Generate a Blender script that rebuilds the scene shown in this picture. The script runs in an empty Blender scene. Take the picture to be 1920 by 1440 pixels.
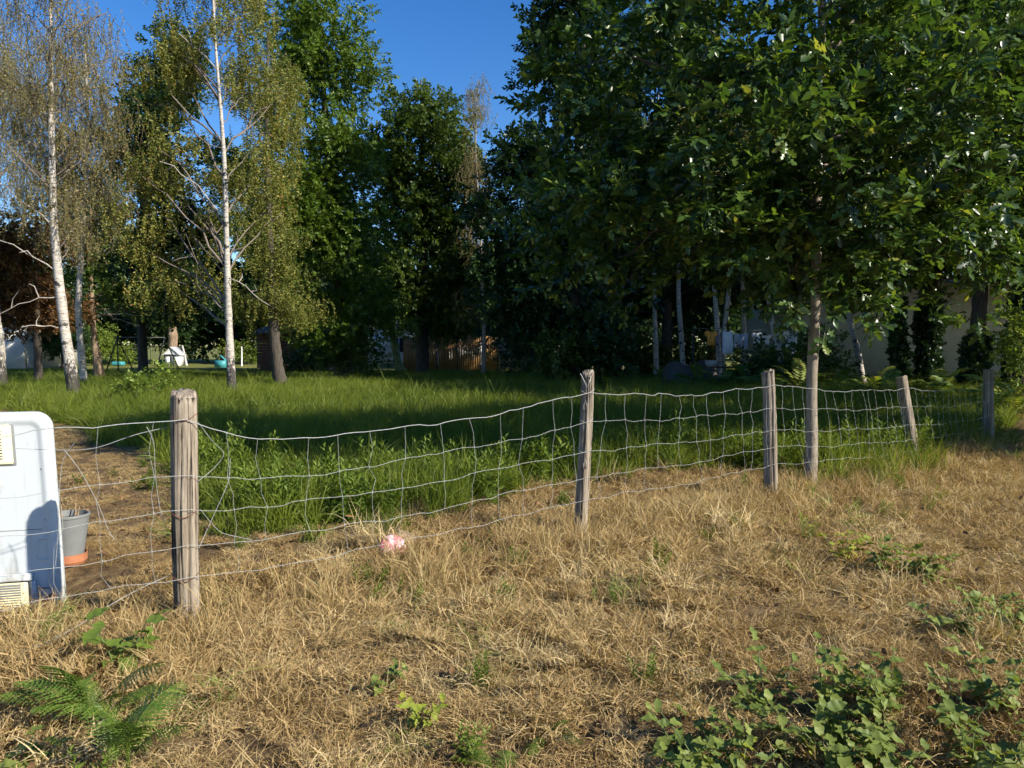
import bpy, bmesh, math, random
import numpy as np
from mathutils import Vector, Matrix, Euler

RNG = np.random.default_rng(7)
random.seed(7)
sc = bpy.context.scene
C = sc.collection

# ------------------------------------------------------------------ camera, sky, sun, exposure
F_PX, CAM_H, PITCH = 1450.0, 1.6, math.radians(2.96)
cam_d = bpy.data.cameras.new('camera')
cam_d.sensor_width = 36.0
cam_d.lens = F_PX / 1920 * 36
cam_d.clip_start, cam_d.clip_end = 0.05, 2000
cam = bpy.data.objects.new('camera', cam_d)
cam.location = (0, 0, CAM_H)
cam.rotation_euler = (math.pi / 2 - PITCH, 0, 0)
C.objects.link(cam)
sc.camera = cam

SUN_EL, SUN_AZ = math.radians(31), math.radians(-28)      # azimuth measured from +x towards +y
w = bpy.data.worlds.new('World')
sc.world = w
w.use_nodes = True
nt = w.node_tree
sky = nt.nodes.new('ShaderNodeTexSky')
sky.sky_type = 'NISHITA'
sky.sun_disc = False
sky.sun_elevation = SUN_EL
sky.sun_rotation = math.pi / 2 - SUN_AZ
sky.altitude = 200
sky.air_density = 1.0
sky.dust_density = 0.15
sky.ozone_density = 3.0
hs = nt.nodes.new('ShaderNodeHueSaturation')
hs.inputs['Saturation'].default_value = 1.33
hs.inputs['Hue'].default_value = 0.51
nt.links.new(sky.outputs[0], hs.inputs['Color'])
nt.links.new(hs.outputs[0], nt.nodes['Background'].inputs['Color'])
nt.nodes['Background'].inputs['Strength'].default_value = 0.10

sun_d = bpy.data.lights.new('sun', 'SUN')
sun_d.energy = 5.0
sun_d.angle = math.radians(0.53)
sun_d.color = (1.0, 0.93, 0.80)
sun = bpy.data.objects.new('sun', sun_d)
sv = Vector((math.cos(SUN_EL) * math.cos(SUN_AZ), math.cos(SUN_EL) * math.sin(SUN_AZ), math.sin(SUN_EL)))
sun.rotation_euler = sv.to_track_quat('Z', 'Y').to_euler()
sun.location = (10, -10, 20)
C.objects.link(sun)

sc.view_settings.view_transform = 'Standard'
sc.view_settings.look = 'None'
sc.view_settings.exposure = 0.82
sc.view_settings.gamma = 1.0
sc.view_settings.use_curve_mapping = False
sc.render.engine = 'CYCLES'
cy = sc.cycles
cy.max_bounces = 4
cy.diffuse_bounces = 2
cy.glossy_bounces = 1
cy.transmission_bounces = 2
cy.transparent_max_bounces = 4
cy.sample_clamp_indirect = 4
cy.caustics_reflective = False
cy.caustics_refractive = False
cy.use_adaptive_sampling = True
cy.adaptive_threshold = 0.045
cy.adaptive_min_samples = 24
cy.use_denoising = True
try:
    cy.denoiser = 'OPENIMAGEDENOISE'
    cy.denoising_prefilter = 'ACCURATE'
except Exception:
    pass

# ------------------------------------------------------------------ coordinates
def W(px, py, d):
    """the point at distance d (metres along +y) that the photograph shows at (px, py)"""
    cx, cz = (px - 960) / F_PX, (720 - py) / F_PX
    dy = math.cos(PITCH) + cz * math.sin(PITCH)
    dz = -math.sin(PITCH) + cz * math.cos(PITCH)
    return Vector((cx / dy * d, d, CAM_H + dz / dy * d))

def gx(px, d):
    return (px - 960) / F_PX * d

def sstep(a, b, x):
    t = np.clip((x - a) / (b - a), 0, 1)
    return t * t * (3 - 2 * t)

def wob(x, y, s=1.0, ph=0.0):
    return (np.sin(x * 1.7 * s + ph) * np.cos(y * 1.3 * s - ph * 2) + np.sin(x * 0.63 * s - y * 0.9 * s + 2 + ph) + 0.6 * np.sin(x * 3.1 * s + y * 2.3 * s + ph * 3)) / 2.6

def gz(x, y):
    x = np.asarray(x, float); y = np.asarray(y, float)
    z = 0.035 * wob(x, y, 1.0) + 0.05 * wob(x, y, 0.23, 1.3)
    z = z - 0.16 * np.exp(-((x - 1.55) / 1.3) ** 2 - ((y - 2.6) / 0.55) ** 2)      # the start of a ditch at the verge
    z = z - 0.10 * np.exp(-((x + 2.1) / 0.7) ** 2 - ((y - 2.9) / 0.5) ** 2)
    z = z - 0.18 * np.exp(-((x + 3.1) / 0.65) ** 2 - ((y - 4.85) / 0.6) ** 2)
    return z

EX = np.array([-80, -30, -13.7, -9.4, -6.3, -4.5, -3.4, -2.7, -2.2, -0.8, 0.3, 1.4, 2.4, 3.2, 3.8, 5.0, 6.5, 8.5, 12, 30, 80])
EY = np.array([75, 35, 20.5, 16.0, 12.5, 10.3, 8.6, 6.9, 6.2, 6.8, 8.1, 9.2, 9.9, 9.4, 9.0, 9.6, 11.2, 13.6, 18, 36, 80])
def green_amount(x, y):
    """0 in the dry verge and on the worn track, 1 in the green meadow"""
    e = np.interp(x, EX, EY) + 0.35 * wob(x, y, 1.9, 0.7) + 0.2 * wob(x, y, 5.1, 2.0)
    return sstep(-0.7, 0.9, y - e + 0.25 * wob(x, y, 9.0, 1.0))

# ------------------------------------------------------------------ mesh helpers
def np_mesh(name, V, faces, attrs=None, smooth=False, mats=()):
    """faces: list of integer arrays (n, k)"""
    me = bpy.data.meshes.new(name)
    V = np.asarray(V, np.float32).reshape(-1, 3)
    faces = [np.asarray(f, np.int32) for f in faces if len(f)]
    me.vertices.add(len(V)); me.vertices.foreach_set('co', V.ravel())
    nl = sum(f.size for f in faces); npoly = sum(len(f) for f in faces)
    me.loops.add(nl); me.loops.foreach_set('vertex_index', np.concatenate([f.ravel() for f in faces]))
    me.polygons.add(npoly)
    tot = np.concatenate([np.full(len(f), f.shape[1], np.int32) for f in faces])
    st = np.concatenate([[0], np.cumsum(tot)[:-1]]).astype(np.int32)
    me.polygons.foreach_set('loop_start', st)
    me.polygons.foreach_set('loop_total', tot)
    if smooth:
        me.polygons.foreach_set('use_smooth', np.ones(npoly, bool))
    for k, a in (attrs or {}).items():
        at = me.attributes.new(k, 'FLOAT', 'POINT')
        at.data.foreach_set('value', np.asarray(a, np.float32).ravel())
    for m in mats:
        me.materials.append(m)
    me.update(); me.validate()
    return me

def obj(name, me, parent=None, loc=None, rot=None):
    o = bpy.data.objects.new(name, me)
    C.objects.link(o)
    if loc is not None: o.location = loc
    if rot is not None: o.rotation_euler = rot
    if parent is not None: o.parent = parent
    return o

def tag(o, label=None, cat=None, group=None, kind=None):
    if label: o['label'] = label
    if cat: o['category'] = cat
    if group: o['group'] = group
    if kind: o['kind'] = kind
    return o

def thing(name, label, cat, loc=(0, 0, 0), rotz=0.0, group=None):
    o = bpy.data.objects.new(name, None)
    o.empty_display_size = 0.2
    C.objects.link(o)
    o.location = loc; o.rotation_euler = (0, 0, rotz)
    return tag(o, label, cat, group)

class MB:
    """collects vertices and faces"""
    def __init__(s): s.V = []; s.F = {}; s.n = 0; s.A = []
    def add(s, V, F, a=0.0):
        V = np.asarray(V, float).reshape(-1, 3)
        F = np.asarray(F, int)
        s.F.setdefault(F.shape[1], []).append(F + s.n)
        s.V.append(V); s.n += len(V)
        s.A.append(np.full(len(V), a) if np.isscalar(a) else np.asarray(a))
        return s
    def box(s, lo, hi, a=0.0):
        x0, y0, z0 = lo; x1, y1, z1 = hi
        V = [(x0,y0,z0),(x1,y0,z0),(x1,y1,z0),(x0,y1,z0),(x0,y0,z1),(x1,y0,z1),(x1,y1,z1),(x0,y1,z1)]
        return s.add(V, [(0,3,2,1),(4,5,6,7),(0,1,5,4),(1,2,6,5),(2,3,7,6),(3,0,4,7)], a)
    def tube(s, pts, rad, sides=6, cap=True, a=0.0):
        V, F = tube(pts, rad, sides)
        s.add(V, F, a)
        if cap and sides > 3:
            n = len(pts)
            base = s.n - len(V)
            top = np.arange(sides) + base + (n - 1) * sides
            c = np.asarray(pts[-1], float)[None]
            s.V.append(c); s.A.append(np.array([a if np.isscalar(a) else 0.0])); ci = s.n; s.n += 1
            s.F.setdefault(3, []).append(np.stack([top, np.roll(top, -1), np.full(sides, ci)], 1))
        return s
    def mesh(s, name, mats=(), smooth=False, attr=None):
        return np_mesh(name, np.concatenate(s.V), [np.concatenate(f) for f in s.F.values()], {attr: np.concatenate(s.A)} if attr else None, smooth, mats)
    def build(s, name, m, parent=None, smooth=False, loc=None, rot=None, attr=None):
        return obj(name, s.mesh(name, (m,), smooth, attr), parent, loc, rot)

def tube(pts, rad, sides=6):
    P = np.asarray(pts, float); n = len(P)
    r = np.broadcast_to(np.asarray(rad, float), (n,))
    T = np.gradient(P, axis=0)
    T /= np.linalg.norm(T, axis=1, keepdims=True) + 1e-9
    ref = np.array([0.31, 0.95, 0.05]) if abs(T[:, 2]).mean() > 0.6 else np.array([0, 0, 1.0])
    A = np.cross(T, ref); A /= np.linalg.norm(A, axis=1, keepdims=True) + 1e-9
    B = np.cross(T, A)
    ang = np.arange(sides) / sides * 2 * math.pi
    V = P[:, None] + r[:, None, None] * (np.cos(ang)[None, :, None] * A[:, None] + np.sin(ang)[None, :, None] * B[:, None])
    i = np.arange(n - 1)[:, None] * sides; j = np.arange(sides)[None]
    j2 = (j + 1) % sides
    F = np.stack([i + j, i + j2, i + sides + j2, i + sides + j], -1).reshape(-1, 4)
    return V.reshape(-1, 3), F

def bevel_box(name, size, bev, seg, m, parent=None, loc=(0, 0, 0), rot=(0, 0, 0)):
    bm = bmesh.new()
    bmesh.ops.create_cube(bm, size=1)
    bmesh.ops.scale(bm, vec=size, verts=bm.verts)
    bmesh.ops.bevel(bm, geom=bm.edges[:], offset=bev, segments=seg, affect='EDGES', profile=0.5)
    me = bpy.data.meshes.new(name); bm.to_mesh(me); bm.free()
    me.materials.append(m)
    return obj(name, me, parent, loc, rot)

# ------------------------------------------------------------------ materials
def new_mat(name):
    m = bpy.data.materials.new(name); m.use_nodes = True
    t = m.node_tree; b = t.nodes['Principled BSDF']
    return m, t, b

def N(t, kind, **kw):
    n = t.nodes.new(kind)
    for k, v in kw.items():
        if k in n.inputs: n.inputs[k].default_value = v
        else: setattr(n, k, v)
    return n

def ramp(t, fac, cols, pos=None):
    r = t.nodes.new('ShaderNodeValToRGB')
    k = len(cols)
    pos = pos or [i / (k - 1) for i in range(k)]
    e = r.color_ramp.elements
    while len(e) < k: e.new(0.5)
    for i in range(k):
        e[i].position = pos[i]; e[i].color = (*cols[i], 1)
    t.links.new(fac, r.inputs[0])
    return r.outputs[0]

def noise_fac(t, scale=5.0, detail=6.0, stretch=(1, 1, 1), coord='Object', rough=0.6):
    tc = t.nodes.new('ShaderNodeTexCoord')
    mp = t.nodes.new('ShaderNodeMapping'); mp.inputs['Scale'].default_value = stretch
    t.links.new(tc.outputs[coord], mp.inputs[0])
    n = N(t, 'ShaderNodeTexNoise', Scale=scale, Detail=detail, Roughness=rough)
    t.links.new(mp.outputs[0], n.inputs['Vector'])
    return n.outputs['Fac']

def bump(t, b, h, strength=0.5, dist=0.01):
    bp = N(t, 'ShaderNodeBump', Strength=strength, Distance=dist)
    t.links.new(h, bp.inputs['Height']); t.links.new(bp.outputs[0], b.inputs['Normal'])

def plain(name, col, rough=0.6, metal=0.0, scale=6.0, var=0.25, stretch=(1, 1, 1), bmp=0.3, spec=0.5, bd=0.006):
    m, t, b = new_mat(name)
    f = noise_fac(t, scale, 7, stretch)
    c0 = tuple(c * (1 - var) for c in col); c1 = tuple(min(1, c * (1 + var)) for c in col)
    t.links.new(ramp(t, f, [c0, col, c1], [0.3, 0.5, 0.72]), b.inputs['Base Color'])
    b.inputs['Roughness'].default_value = rough
    b.inputs['Metallic'].default_value = metal
    b.inputs['Specular IOR Level'].default_value = spec
    if bmp: bump(t, b, f, bmp, bd)
    return m

def leaf_mat(name, cols, trans=0.35, rough=0.42, spec=0.45, pos=None, tcol=1.6, inst=False):
    m, t, b = new_mat(name)
    at = t.nodes.new('ShaderNodeAttribute'); at.attribute_name = 'tint'
    fac = at.outputs['Fac']
    if inst:
        at2 = t.nodes.new('ShaderNodeAttribute'); at2.attribute_name = 'itint'; at2.attribute_type = 'INSTANCER'
        ad = t.nodes.new('ShaderNodeMath'); ad.operation = 'MULTIPLY_ADD'
        t.links.new(fac, ad.inputs[0]); ad.inputs[1].default_value = 0.5
        t.links.new(at2.outputs['Fac'], ad.inputs[2]); fac = ad.outputs[0]
    col = ramp(t, fac, cols, pos)
    t.links.new(col, b.inputs['Base Color'])
    b.inputs['Roughness'].default_value = rough
    b.inputs['Specular IOR Level'].default_value = spec
    tr = t.nodes.new('ShaderNodeBsdfTranslucent')
    mul = t.nodes.new('ShaderNodeMixRGB'); mul.blend_type = 'MULTIPLY'; mul.inputs[0].default_value = 1
    mul.inputs[2].default_value = (tcol * 1.05, tcol, tcol * 0.45, 1)
    t.links.new(col, mul.inputs[1]); t.links.new(mul.outputs[0], tr.inputs[0])
    mx = t.nodes.new('ShaderNodeMixShader'); mx.inputs[0].default_value = trans
    t.links.new(b.outputs[0], mx.inputs[1]); t.links.new(tr.outputs[0], mx.inputs[2])
    t.links.new(mx.outputs[0], t.nodes['Material Output'].inputs[0])
    return m

def birch_bark(name, dark_h=1.2):
    m, t, b = new_mat(name)
    tc = t.nodes.new('ShaderNodeTexCoord')
    sep = t.nodes.new('ShaderNodeSeparateXYZ'); t.links.new(tc.outputs['Object'], sep.inputs[0])
    f = noise_fac(t, 1.0, 6, (6, 6, 34), rough=0.7)         # lenticels
    f2 = noise_fac(t, 1.0, 4, (3.5, 3.5, 3.5), rough=0.6)   # black scars
    c1 = ramp(t, f, [(0.06, 0.05, 0.042), (0.30, 0.265, 0.225), (0.46, 0.425, 0.37), (0.56, 0.53, 0.48)], [0.3, 0.43, 0.55, 0.75])
    s = ramp(t, f2, [(0, 0, 0), (0, 0, 0), (1, 1, 1)], [0.0, 0.585, 0.64])
    mr = N(t, 'ShaderNodeMapRange'); mr.inputs['From Min'].default_value = 0.2; mr.inputs['From Max'].default_value = dark_h
    mr.inputs['To Min'].default_value = 0.42; mr.inputs['To Max'].default_value = 0.0
    t.links.new(sep.outputs['Z'], mr.inputs['Value'])
    ad = t.nodes.new('ShaderNodeMath'); ad.operation = 'ADD'
    f3 = noise_fac(t, 1.0, 5, (14, 14, 5), rough=0.7)
    t.links.new(f3, ad.inputs[0]); t.links.new(mr.outputs[0], ad.inputs[1])
    s2 = ramp(t, ad.outputs[0], [(0, 0, 0), (1, 1, 1)], [0.66, 0.74])
    mxm = t.nodes.new('ShaderNodeMixRGB'); mxm.blend_type = 'LIGHTEN'; mxm.inputs[0].default_value = 1
    t.links.new(s, mxm.inputs[1]); t.links.new(s2, mxm.inputs[2])
    mx = t.nodes.new('ShaderNodeMixRGB'); t.links.new(mxm.outputs[0], mx.inputs[0])
    t.links.new(c1, mx.inputs[1]); mx.inputs[2].default_value = (0.035, 0.03, 0.025, 1)
    t.links.new(mx.outputs[0], b.inputs['Base Color'])
    b.inputs['Roughness'].default_value = 0.75
    bump(t, b, f3, 0.5, 0.02)
    return m

def post_wood():
    m, t, b = new_mat('weathered_post_wood')
    f = noise_fac(t, 1.0, 8, (38, 38, 2.2), rough=0.7)
    f2 = noise_fac(t, 1.0, 4, (5, 5, 2.5))
    c = ramp(t, f, [(0.04, 0.032, 0.026), (0.19, 0.16, 0.125), (0.33, 0.285, 0.225), (0.45, 0.40, 0.33)], [0.27, 0.42, 0.58, 0.78])
    f4 = noise_fac(t, 1.0, 5, (75, 75, 1.3), rough=0.55)
    crk = ramp(t, f4, [(0.10, 0.09, 0.08), (0.55, 0.52, 0.50), (1, 1, 1)], [0.33, 0.385, 0.43])
    c2 = ramp(t, f2, [(0.75, 0.70, 0.62), (1.08, 1.05, 1.03)], [0.35, 0.65])
    mx = t.nodes.new('ShaderNodeMixRGB'); mx.blend_type = 'MULTIPLY'; mx.inputs[0].default_value = 1
    t.links.new(c, mx.inputs[1]); t.links.new(c2, mx.inputs[2])
    mx3 = t.nodes.new('ShaderNodeMixRGB'); mx3.blend_type = 'MULTIPLY'; mx3.inputs[0].default_value = 1
    t.links.new(mx.outputs[0], mx3.inputs[1]); t.links.new(crk, mx3.inputs[2])
    t.links.new(mx3.outputs[0], b.inputs['Base Color'])
    b.inputs['Roughness'].default_value = 0.85
    bump(t, b, crk, 1.0, 0.006)
    return m

def ground_mat():
    m, t, b = new_mat('ground_soil')
    at = t.nodes.new('ShaderNodeAttribute'); at.attribute_name = 'green'
    tc = t.nodes.new('ShaderNodeTexCoord')
    n1 = N(t, 'ShaderNodeTexNoise', Scale=9.0, Detail=8.0, Roughness=0.7); t.links.new(tc.outputs['Object'], n1.inputs['Vector'])
    n2 = N(t, 'ShaderNodeTexNoise', Scale=0.9, Detail=5.0); t.links.new(tc.outputs['Object'], n2.inputs['Vector'])
    dry = ramp(t, n1.outputs['Fac'], [(0.035, 0.024, 0.014), (0.13, 0.085, 0.042), (0.27, 0.19, 0.095)], [0.3, 0.5, 0.72])
    grn = ramp(t, n1.outputs['Fac'], [(0.016, 0.026, 0.008), (0.04, 0.07, 0.015), (0.09, 0.12, 0.03)], [0.3, 0.52, 0.75])
    mx = t.nodes.new('ShaderNodeMixRGB')
    t.links.new(at.outputs['Fac'], mx.inputs[0]); t.links.new(dry, mx.inputs[1]); t.links.new(grn, mx.inputs[2])
    sep = t.nodes.new('ShaderNodeSeparateXYZ'); t.links.new(tc.outputs['Object'], sep.inputs[0])
    lm = N(t, 'ShaderNodeMapRange'); lm.inputs['From Min'].default_value = 42; lm.inputs['From Max'].default_value = 50
    t.links.new(sep.outputs['Y'], lm.inputs['Value'])
    lawn = ramp(t, n2.outputs['Fac'], [(0.11, 0.13, 0.03), (0.17, 0.17, 0.05), (0.24, 0.20, 0.08)], [0.35, 0.55, 0.75])
    mx2 = t.nodes.new('ShaderNodeMixRGB')
    t.links.new(lm.outputs[0], mx2.inputs[0]); t.links.new(mx.outputs[0], mx2.inputs[1]); t.links.new(lawn, mx2.inputs[2])
    t.links.new(mx2.outputs[0], b.inputs['Base Color'])
    b.inputs['Roughness'].default_value = 0.95; b.inputs['Specular IOR Level'].default_value = 0.1
    bump(t, b, n1.outputs['Fac'], 0.8, 0.03)
    return m

M = {}
M['ground'] = ground_mat()
M['post'] = post_wood()
M['wire'] = plain('galvanised_wire', (0.34, 0.345, 0.33), 0.5, 0.15, 60, 0.2, bmp=0)
M['birch'] = birch_bark('birch_bark', 1.9)
M['birch_thin'] = birch_bark('thin_birch_bark', 0.5)
M['bark'] = plain('oak_bark', (0.06, 0.049, 0.038), 0.9, 0, 1, 0.55, (16, 16, 3.5), 0.9, bd=0.03)
M['bark_warm'] = plain('warm_bark', (0.24, 0.17, 0.11), 0.9, 0, 1, 0.5, (14, 14, 3.5), 0.9, bd=0.03)
M['bark_young'] = plain('young_oak_bark', (0.23, 0.19, 0.14), 0.85, 0, 1, 0.35, (22, 22, 7), 0.6, bd=0.01)
M['grey_birch'] = plain('grey_birch_bark', (0.27, 0.245, 0.21), 0.8, 0, 1, 0.35, (9, 9, 26), 0.3)
M['branch_pale'] = plain('pale_branch_bark', (0.36, 0.32, 0.27), 0.8, 0, 1, 0.35, (12, 12, 12), 0.3)
M['bark_moss'] = plain('mossy_bark', (0.20, 0.22, 0.08), 0.9, 0, 1, 0.5, (8, 8, 4), 0.8, bd=0.02)
M['twig'] = plain('twig_bark', (0.12, 0.09, 0.075), 0.85, 0, 20, 0.3, bmp=0)
M['twig_birch'] = plain('birch_twig_bark', (0.17, 0.135, 0.11), 0.8, 0, 20, 0.3, bmp=0)
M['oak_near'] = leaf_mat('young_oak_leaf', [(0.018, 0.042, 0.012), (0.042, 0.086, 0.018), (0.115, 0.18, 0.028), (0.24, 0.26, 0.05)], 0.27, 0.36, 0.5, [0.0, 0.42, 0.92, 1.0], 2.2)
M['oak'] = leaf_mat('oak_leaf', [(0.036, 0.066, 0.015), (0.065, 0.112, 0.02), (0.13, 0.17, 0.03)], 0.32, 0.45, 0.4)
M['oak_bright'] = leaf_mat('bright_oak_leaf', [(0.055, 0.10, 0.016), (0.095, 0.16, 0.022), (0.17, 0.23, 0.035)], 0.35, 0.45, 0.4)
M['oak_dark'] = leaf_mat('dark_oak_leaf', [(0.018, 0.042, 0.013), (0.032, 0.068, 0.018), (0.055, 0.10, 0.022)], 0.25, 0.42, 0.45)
M['birch_leaf'] = leaf_mat('birch_leaf', [(0.10, 0.12, 0.025), (0.20, 0.215, 0.045), (0.32, 0.28, 0.06), (0.24, 0.125, 0.04)], 0.35, 0.5, 0.35, [0, 0.45, 0.8, 1.0])
M['birch_leaf_bare'] = leaf_mat('sparse_birch_leaf', [(0.17, 0.16, 0.065), (0.27, 0.245, 0.10), (0.30, 0.21, 0.10), (0.18, 0.11, 0.06)], 0.3, 0.55, 0.35)
M['copper'] = leaf_mat('copper_leaf', [(0.07, 0.035, 0.015), (0.15, 0.075, 0.028), (0.26, 0.15, 0.05)], 0.3, 0.5, 0.35)
M['ivy'] = leaf_mat('ivy_leaf', [(0.012, 0.03, 0.010), (0.025, 0.055, 0.015), (0.06, 0.10, 0.025)], 0.15, 0.35, 0.5)
M['hedge'] = leaf_mat('hedge_leaf', [(0.10, 0.16, 0.025), (0.17, 0.24, 0.04), (0.26, 0.30, 0.06)], 0.35, 0.5, 0.3)
M['dry'] = leaf_mat('dry_grass_blade', [(0.10, 0.055, 0.024), (0.30, 0.20, 0.085), (0.45, 0.325, 0.148), (0.60, 0.475, 0.265), (0.20, 0.235, 0.055)], 0.22, 0.65, 0.2, [0.0, 0.35, 0.65, 0.92, 1.0], 1.2, True)
M['grass'] = leaf_mat('meadow_grass_blade', [(0.055, 0.088, 0.012), (0.13, 0.175, 0.02), (0.23, 0.265, 0.04), (0.38, 0.32, 0.11)], 0.45, 0.5, 0.3, [0.0, 0.45, 0.9, 1.0], 1.4, True)
M['weed'] = leaf_mat('meadow_weed_leaf', [(0.055, 0.10, 0.016), (0.12, 0.18, 0.025), (0.22, 0.27, 0.04)], 0.35, 0.5, 0.3, None, 1.4, True)
M['fern'] = leaf_mat('fern_leaf', [(0.05, 0.10, 0.016), (0.10, 0.165, 0.026), (0.18, 0.24, 0.04)], 0.35, 0.5, 0.3)
M['fern_y'] = leaf_mat('yellowing_fern_leaf', [(0.12, 0.17, 0.025), (0.22, 0.27, 0.04), (0.30, 0.20, 0.05)], 0.4, 0.5, 0.3)
M['leafy'] = leaf_mat('blue_green_weed_leaf', [(0.085, 0.125, 0.025), (0.14, 0.185, 0.038), (0.22, 0.25, 0.055)], 0.28, 0.55, 0.35)
M['leafy_y'] = leaf_mat('yellow_green_weed_leaf', [(0.16, 0.21, 0.03), (0.26, 0.30, 0.04), (0.36, 0.34, 0.06)], 0.35, 0.5, 0.3)
M['stem_green'] = plain('green_stem', (0.10, 0.15, 0.045), 0.7, 0, 20, 0.3, bmp=0)
M['stem_dry'] = plain('dry_stem', (0.30, 0.20, 0.10), 0.8, 0, 20, 0.35, bmp=0)
M['white_plastic'] = plain('white_plastic', (0.50, 0.535, 0.55), 0.45, 0, 2.2, 0.04, bmp=0.04)
def dirty_plastic():
    m, t, b = new_mat('dirty_white_plastic')
    tc = t.nodes.new('ShaderNodeTexCoord'); sep = t.nodes.new('ShaderNodeSeparateXYZ'); t.links.new(tc.outputs['Object'], sep.inputs[0])
    f = noise_fac(t, 1.0, 8, (9, 9, 3.2), rough=0.7); f2 = noise_fac(t, 1.0, 5, (40, 40, 2.5), rough=0.6)
    mr = N(t, 'ShaderNodeMapRange'); mr.inputs['From Min'].default_value = 0.0; mr.inputs['From Max'].default_value = 0.45; mr.inputs['To Min'].default_value = 0.30; mr.inputs['To Max'].default_value = 0.0
    t.links.new(sep.outputs['Z'], mr.inputs['Value'])
    ad = t.nodes.new('ShaderNodeMath'); ad.operation = 'ADD'; t.links.new(f, ad.inputs[0]); t.links.new(mr.outputs[0], ad.inputs[1])
    d1 = ramp(t, ad.outputs[0], [(0, 0, 0), (1, 1, 1)], [0.58, 0.86]); d2 = ramp(t, f2, [(0, 0, 0), (.35, .35, .35)], [0.58, 0.78])
    mm = t.nodes.new('ShaderNodeMixRGB'); mm.blend_type = 'LIGHTEN'; mm.inputs[0].default_value = 1; t.links.new(d1, mm.inputs[1]); t.links.new(d2, mm.inputs[2])
    mx = t.nodes.new('ShaderNodeMixRGB'); t.links.new(mm.outputs[0], mx.inputs[0]); mx.inputs[1].default_value = (0.52, 0.555, 0.57, 1); mx.inputs[2].default_value = (0.27, 0.245, 0.19, 1)
    t.links.new(mx.outputs[0], b.inputs['Base Color']); b.inputs['Roughness'].default_value = 0.5
    return m
M['white_plastic'] = dirty_plastic()
M['cream_plastic'] = plain('cream_plastic', (0.74, 0.67, 0.42), 0.5, 0, 4, 0.08, bmp=0)
M['black'] = plain('black_gap', (0.02, 0.02, 0.02), 0.8, 0, 4, 0.2, bmp=0)
M['grey_plastic'] = plain('grey_plastic', (0.17, 0.178, 0.175), 0.6, 0, 5, 0.15, bmp=0.1)
M['terracotta'] = plain('terracotta', (0.36, 0.14, 0.065), 0.8, 0, 9, 0.25)
M['rust'] = plain('rusty_metal', (0.16, 0.06, 0.035), 0.8, 0, 14, 0.4)

# ------------------------------------------------------------------ ground
def axis(lo, hi, fine_lo, fine_hi, step):
    a = list(np.arange(fine_lo, fine_hi, step))
    v, s = fine_hi, step
    while v < hi: a.append(v); s *= 1.22; v += s
    a.append(hi)
    v, s = fine_lo - step, step
    while v > lo: a.insert(0, v); s *= 1.22; v -= s
    a.insert(0, lo)
    return np.array(a)
gxs = axis(-500, 500, -9, 12, 0.2); gys = axis(-60, 900, 1.2, 18, 0.2)
GX, GY = np.meshgrid(gxs, gys)
GV = np.stack([GX, GY, gz(GX, GY) * (np.hypot(GX, GY) < 90)], -1).reshape(-1, 3)
nx, ny = len(gxs), len(gys)
ii = (np.arange(ny - 1)[:, None] * nx + np.arange(nx - 1)[None]).ravel()
GF = np.stack([ii, ii + 1, ii + nx + 1, ii + nx], 1)
g = obj('ground', np_mesh('ground', GV, [GF], {'green': green_amount(GV[:, 0], GV[:, 1])}, True, (M['ground'],)))
tag(g, 'dry verge, worn track and meadow ground', kind='structure')

# ------------------------------------------------------------------ leaf and spray templates: (V, F(list), leaf_id)
def rot_to(axis_x, up):
    """rows of rotation matrices with local x along axis_x and local z near up; arrays (n,3)"""
    a = axis_x / (np.linalg.norm(axis_x, axis=1, keepdims=True) + 1e-9)
    y = np.cross(up, a); y /= np.linalg.norm(y, axis=1, keepdims=True) + 1e-9
    z = np.cross(a, y)
    return np.stack([a, y, z], -1)

def leaf_oak_lobed():
    # outline of half a lobed leaf along x, length 1
    o = [(0.10, 0.03), (0.25, 0.18), (0.36, 0.08), (0.52, 0.27), (0.63, 0.11), (0.80, 0.21)]
    bend = lambda x: -0.16 * x * x
    V = [(0, 0, 0), (0.5, 0, bend(.5)), (1, 0, bend(1))]; F = []
    for s in (1, -1):
        b = len(V)
        V += [(x, s * y, bend(x) + 0.28 * y) for (x, y) in o]
        seq = [0] + list(range(b, b + 6)) + [2]
        for k in range(7):
            tri = (1, seq[k + 1], seq[k]) if s > 0 else (1, seq[k], seq[k + 1])
            F.append(tri)
    return np.array(V), np.array(F)

def leaf_diamond(wd=0.5):
    V = np.array([(0, 0, 0), (0.45, wd / 2, 0.10), (1, 0, -0.12), (0.45, -wd / 2, 0.10), (0.5, 0, 0)])
    return V, np.array([(0, 4, 1), (4, 2, 1), (0, 3, 4), (4, 3, 2)])

def leaf_quad(wd=0.55):
    V = np.array([(0, 0, 0), (0.5, wd / 2, 0.09), (1, 0, -0.08), (0.5, -wd / 2, 0.09)])
    return V, np.array([(0, 2, 1), (0, 3, 2)])

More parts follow.
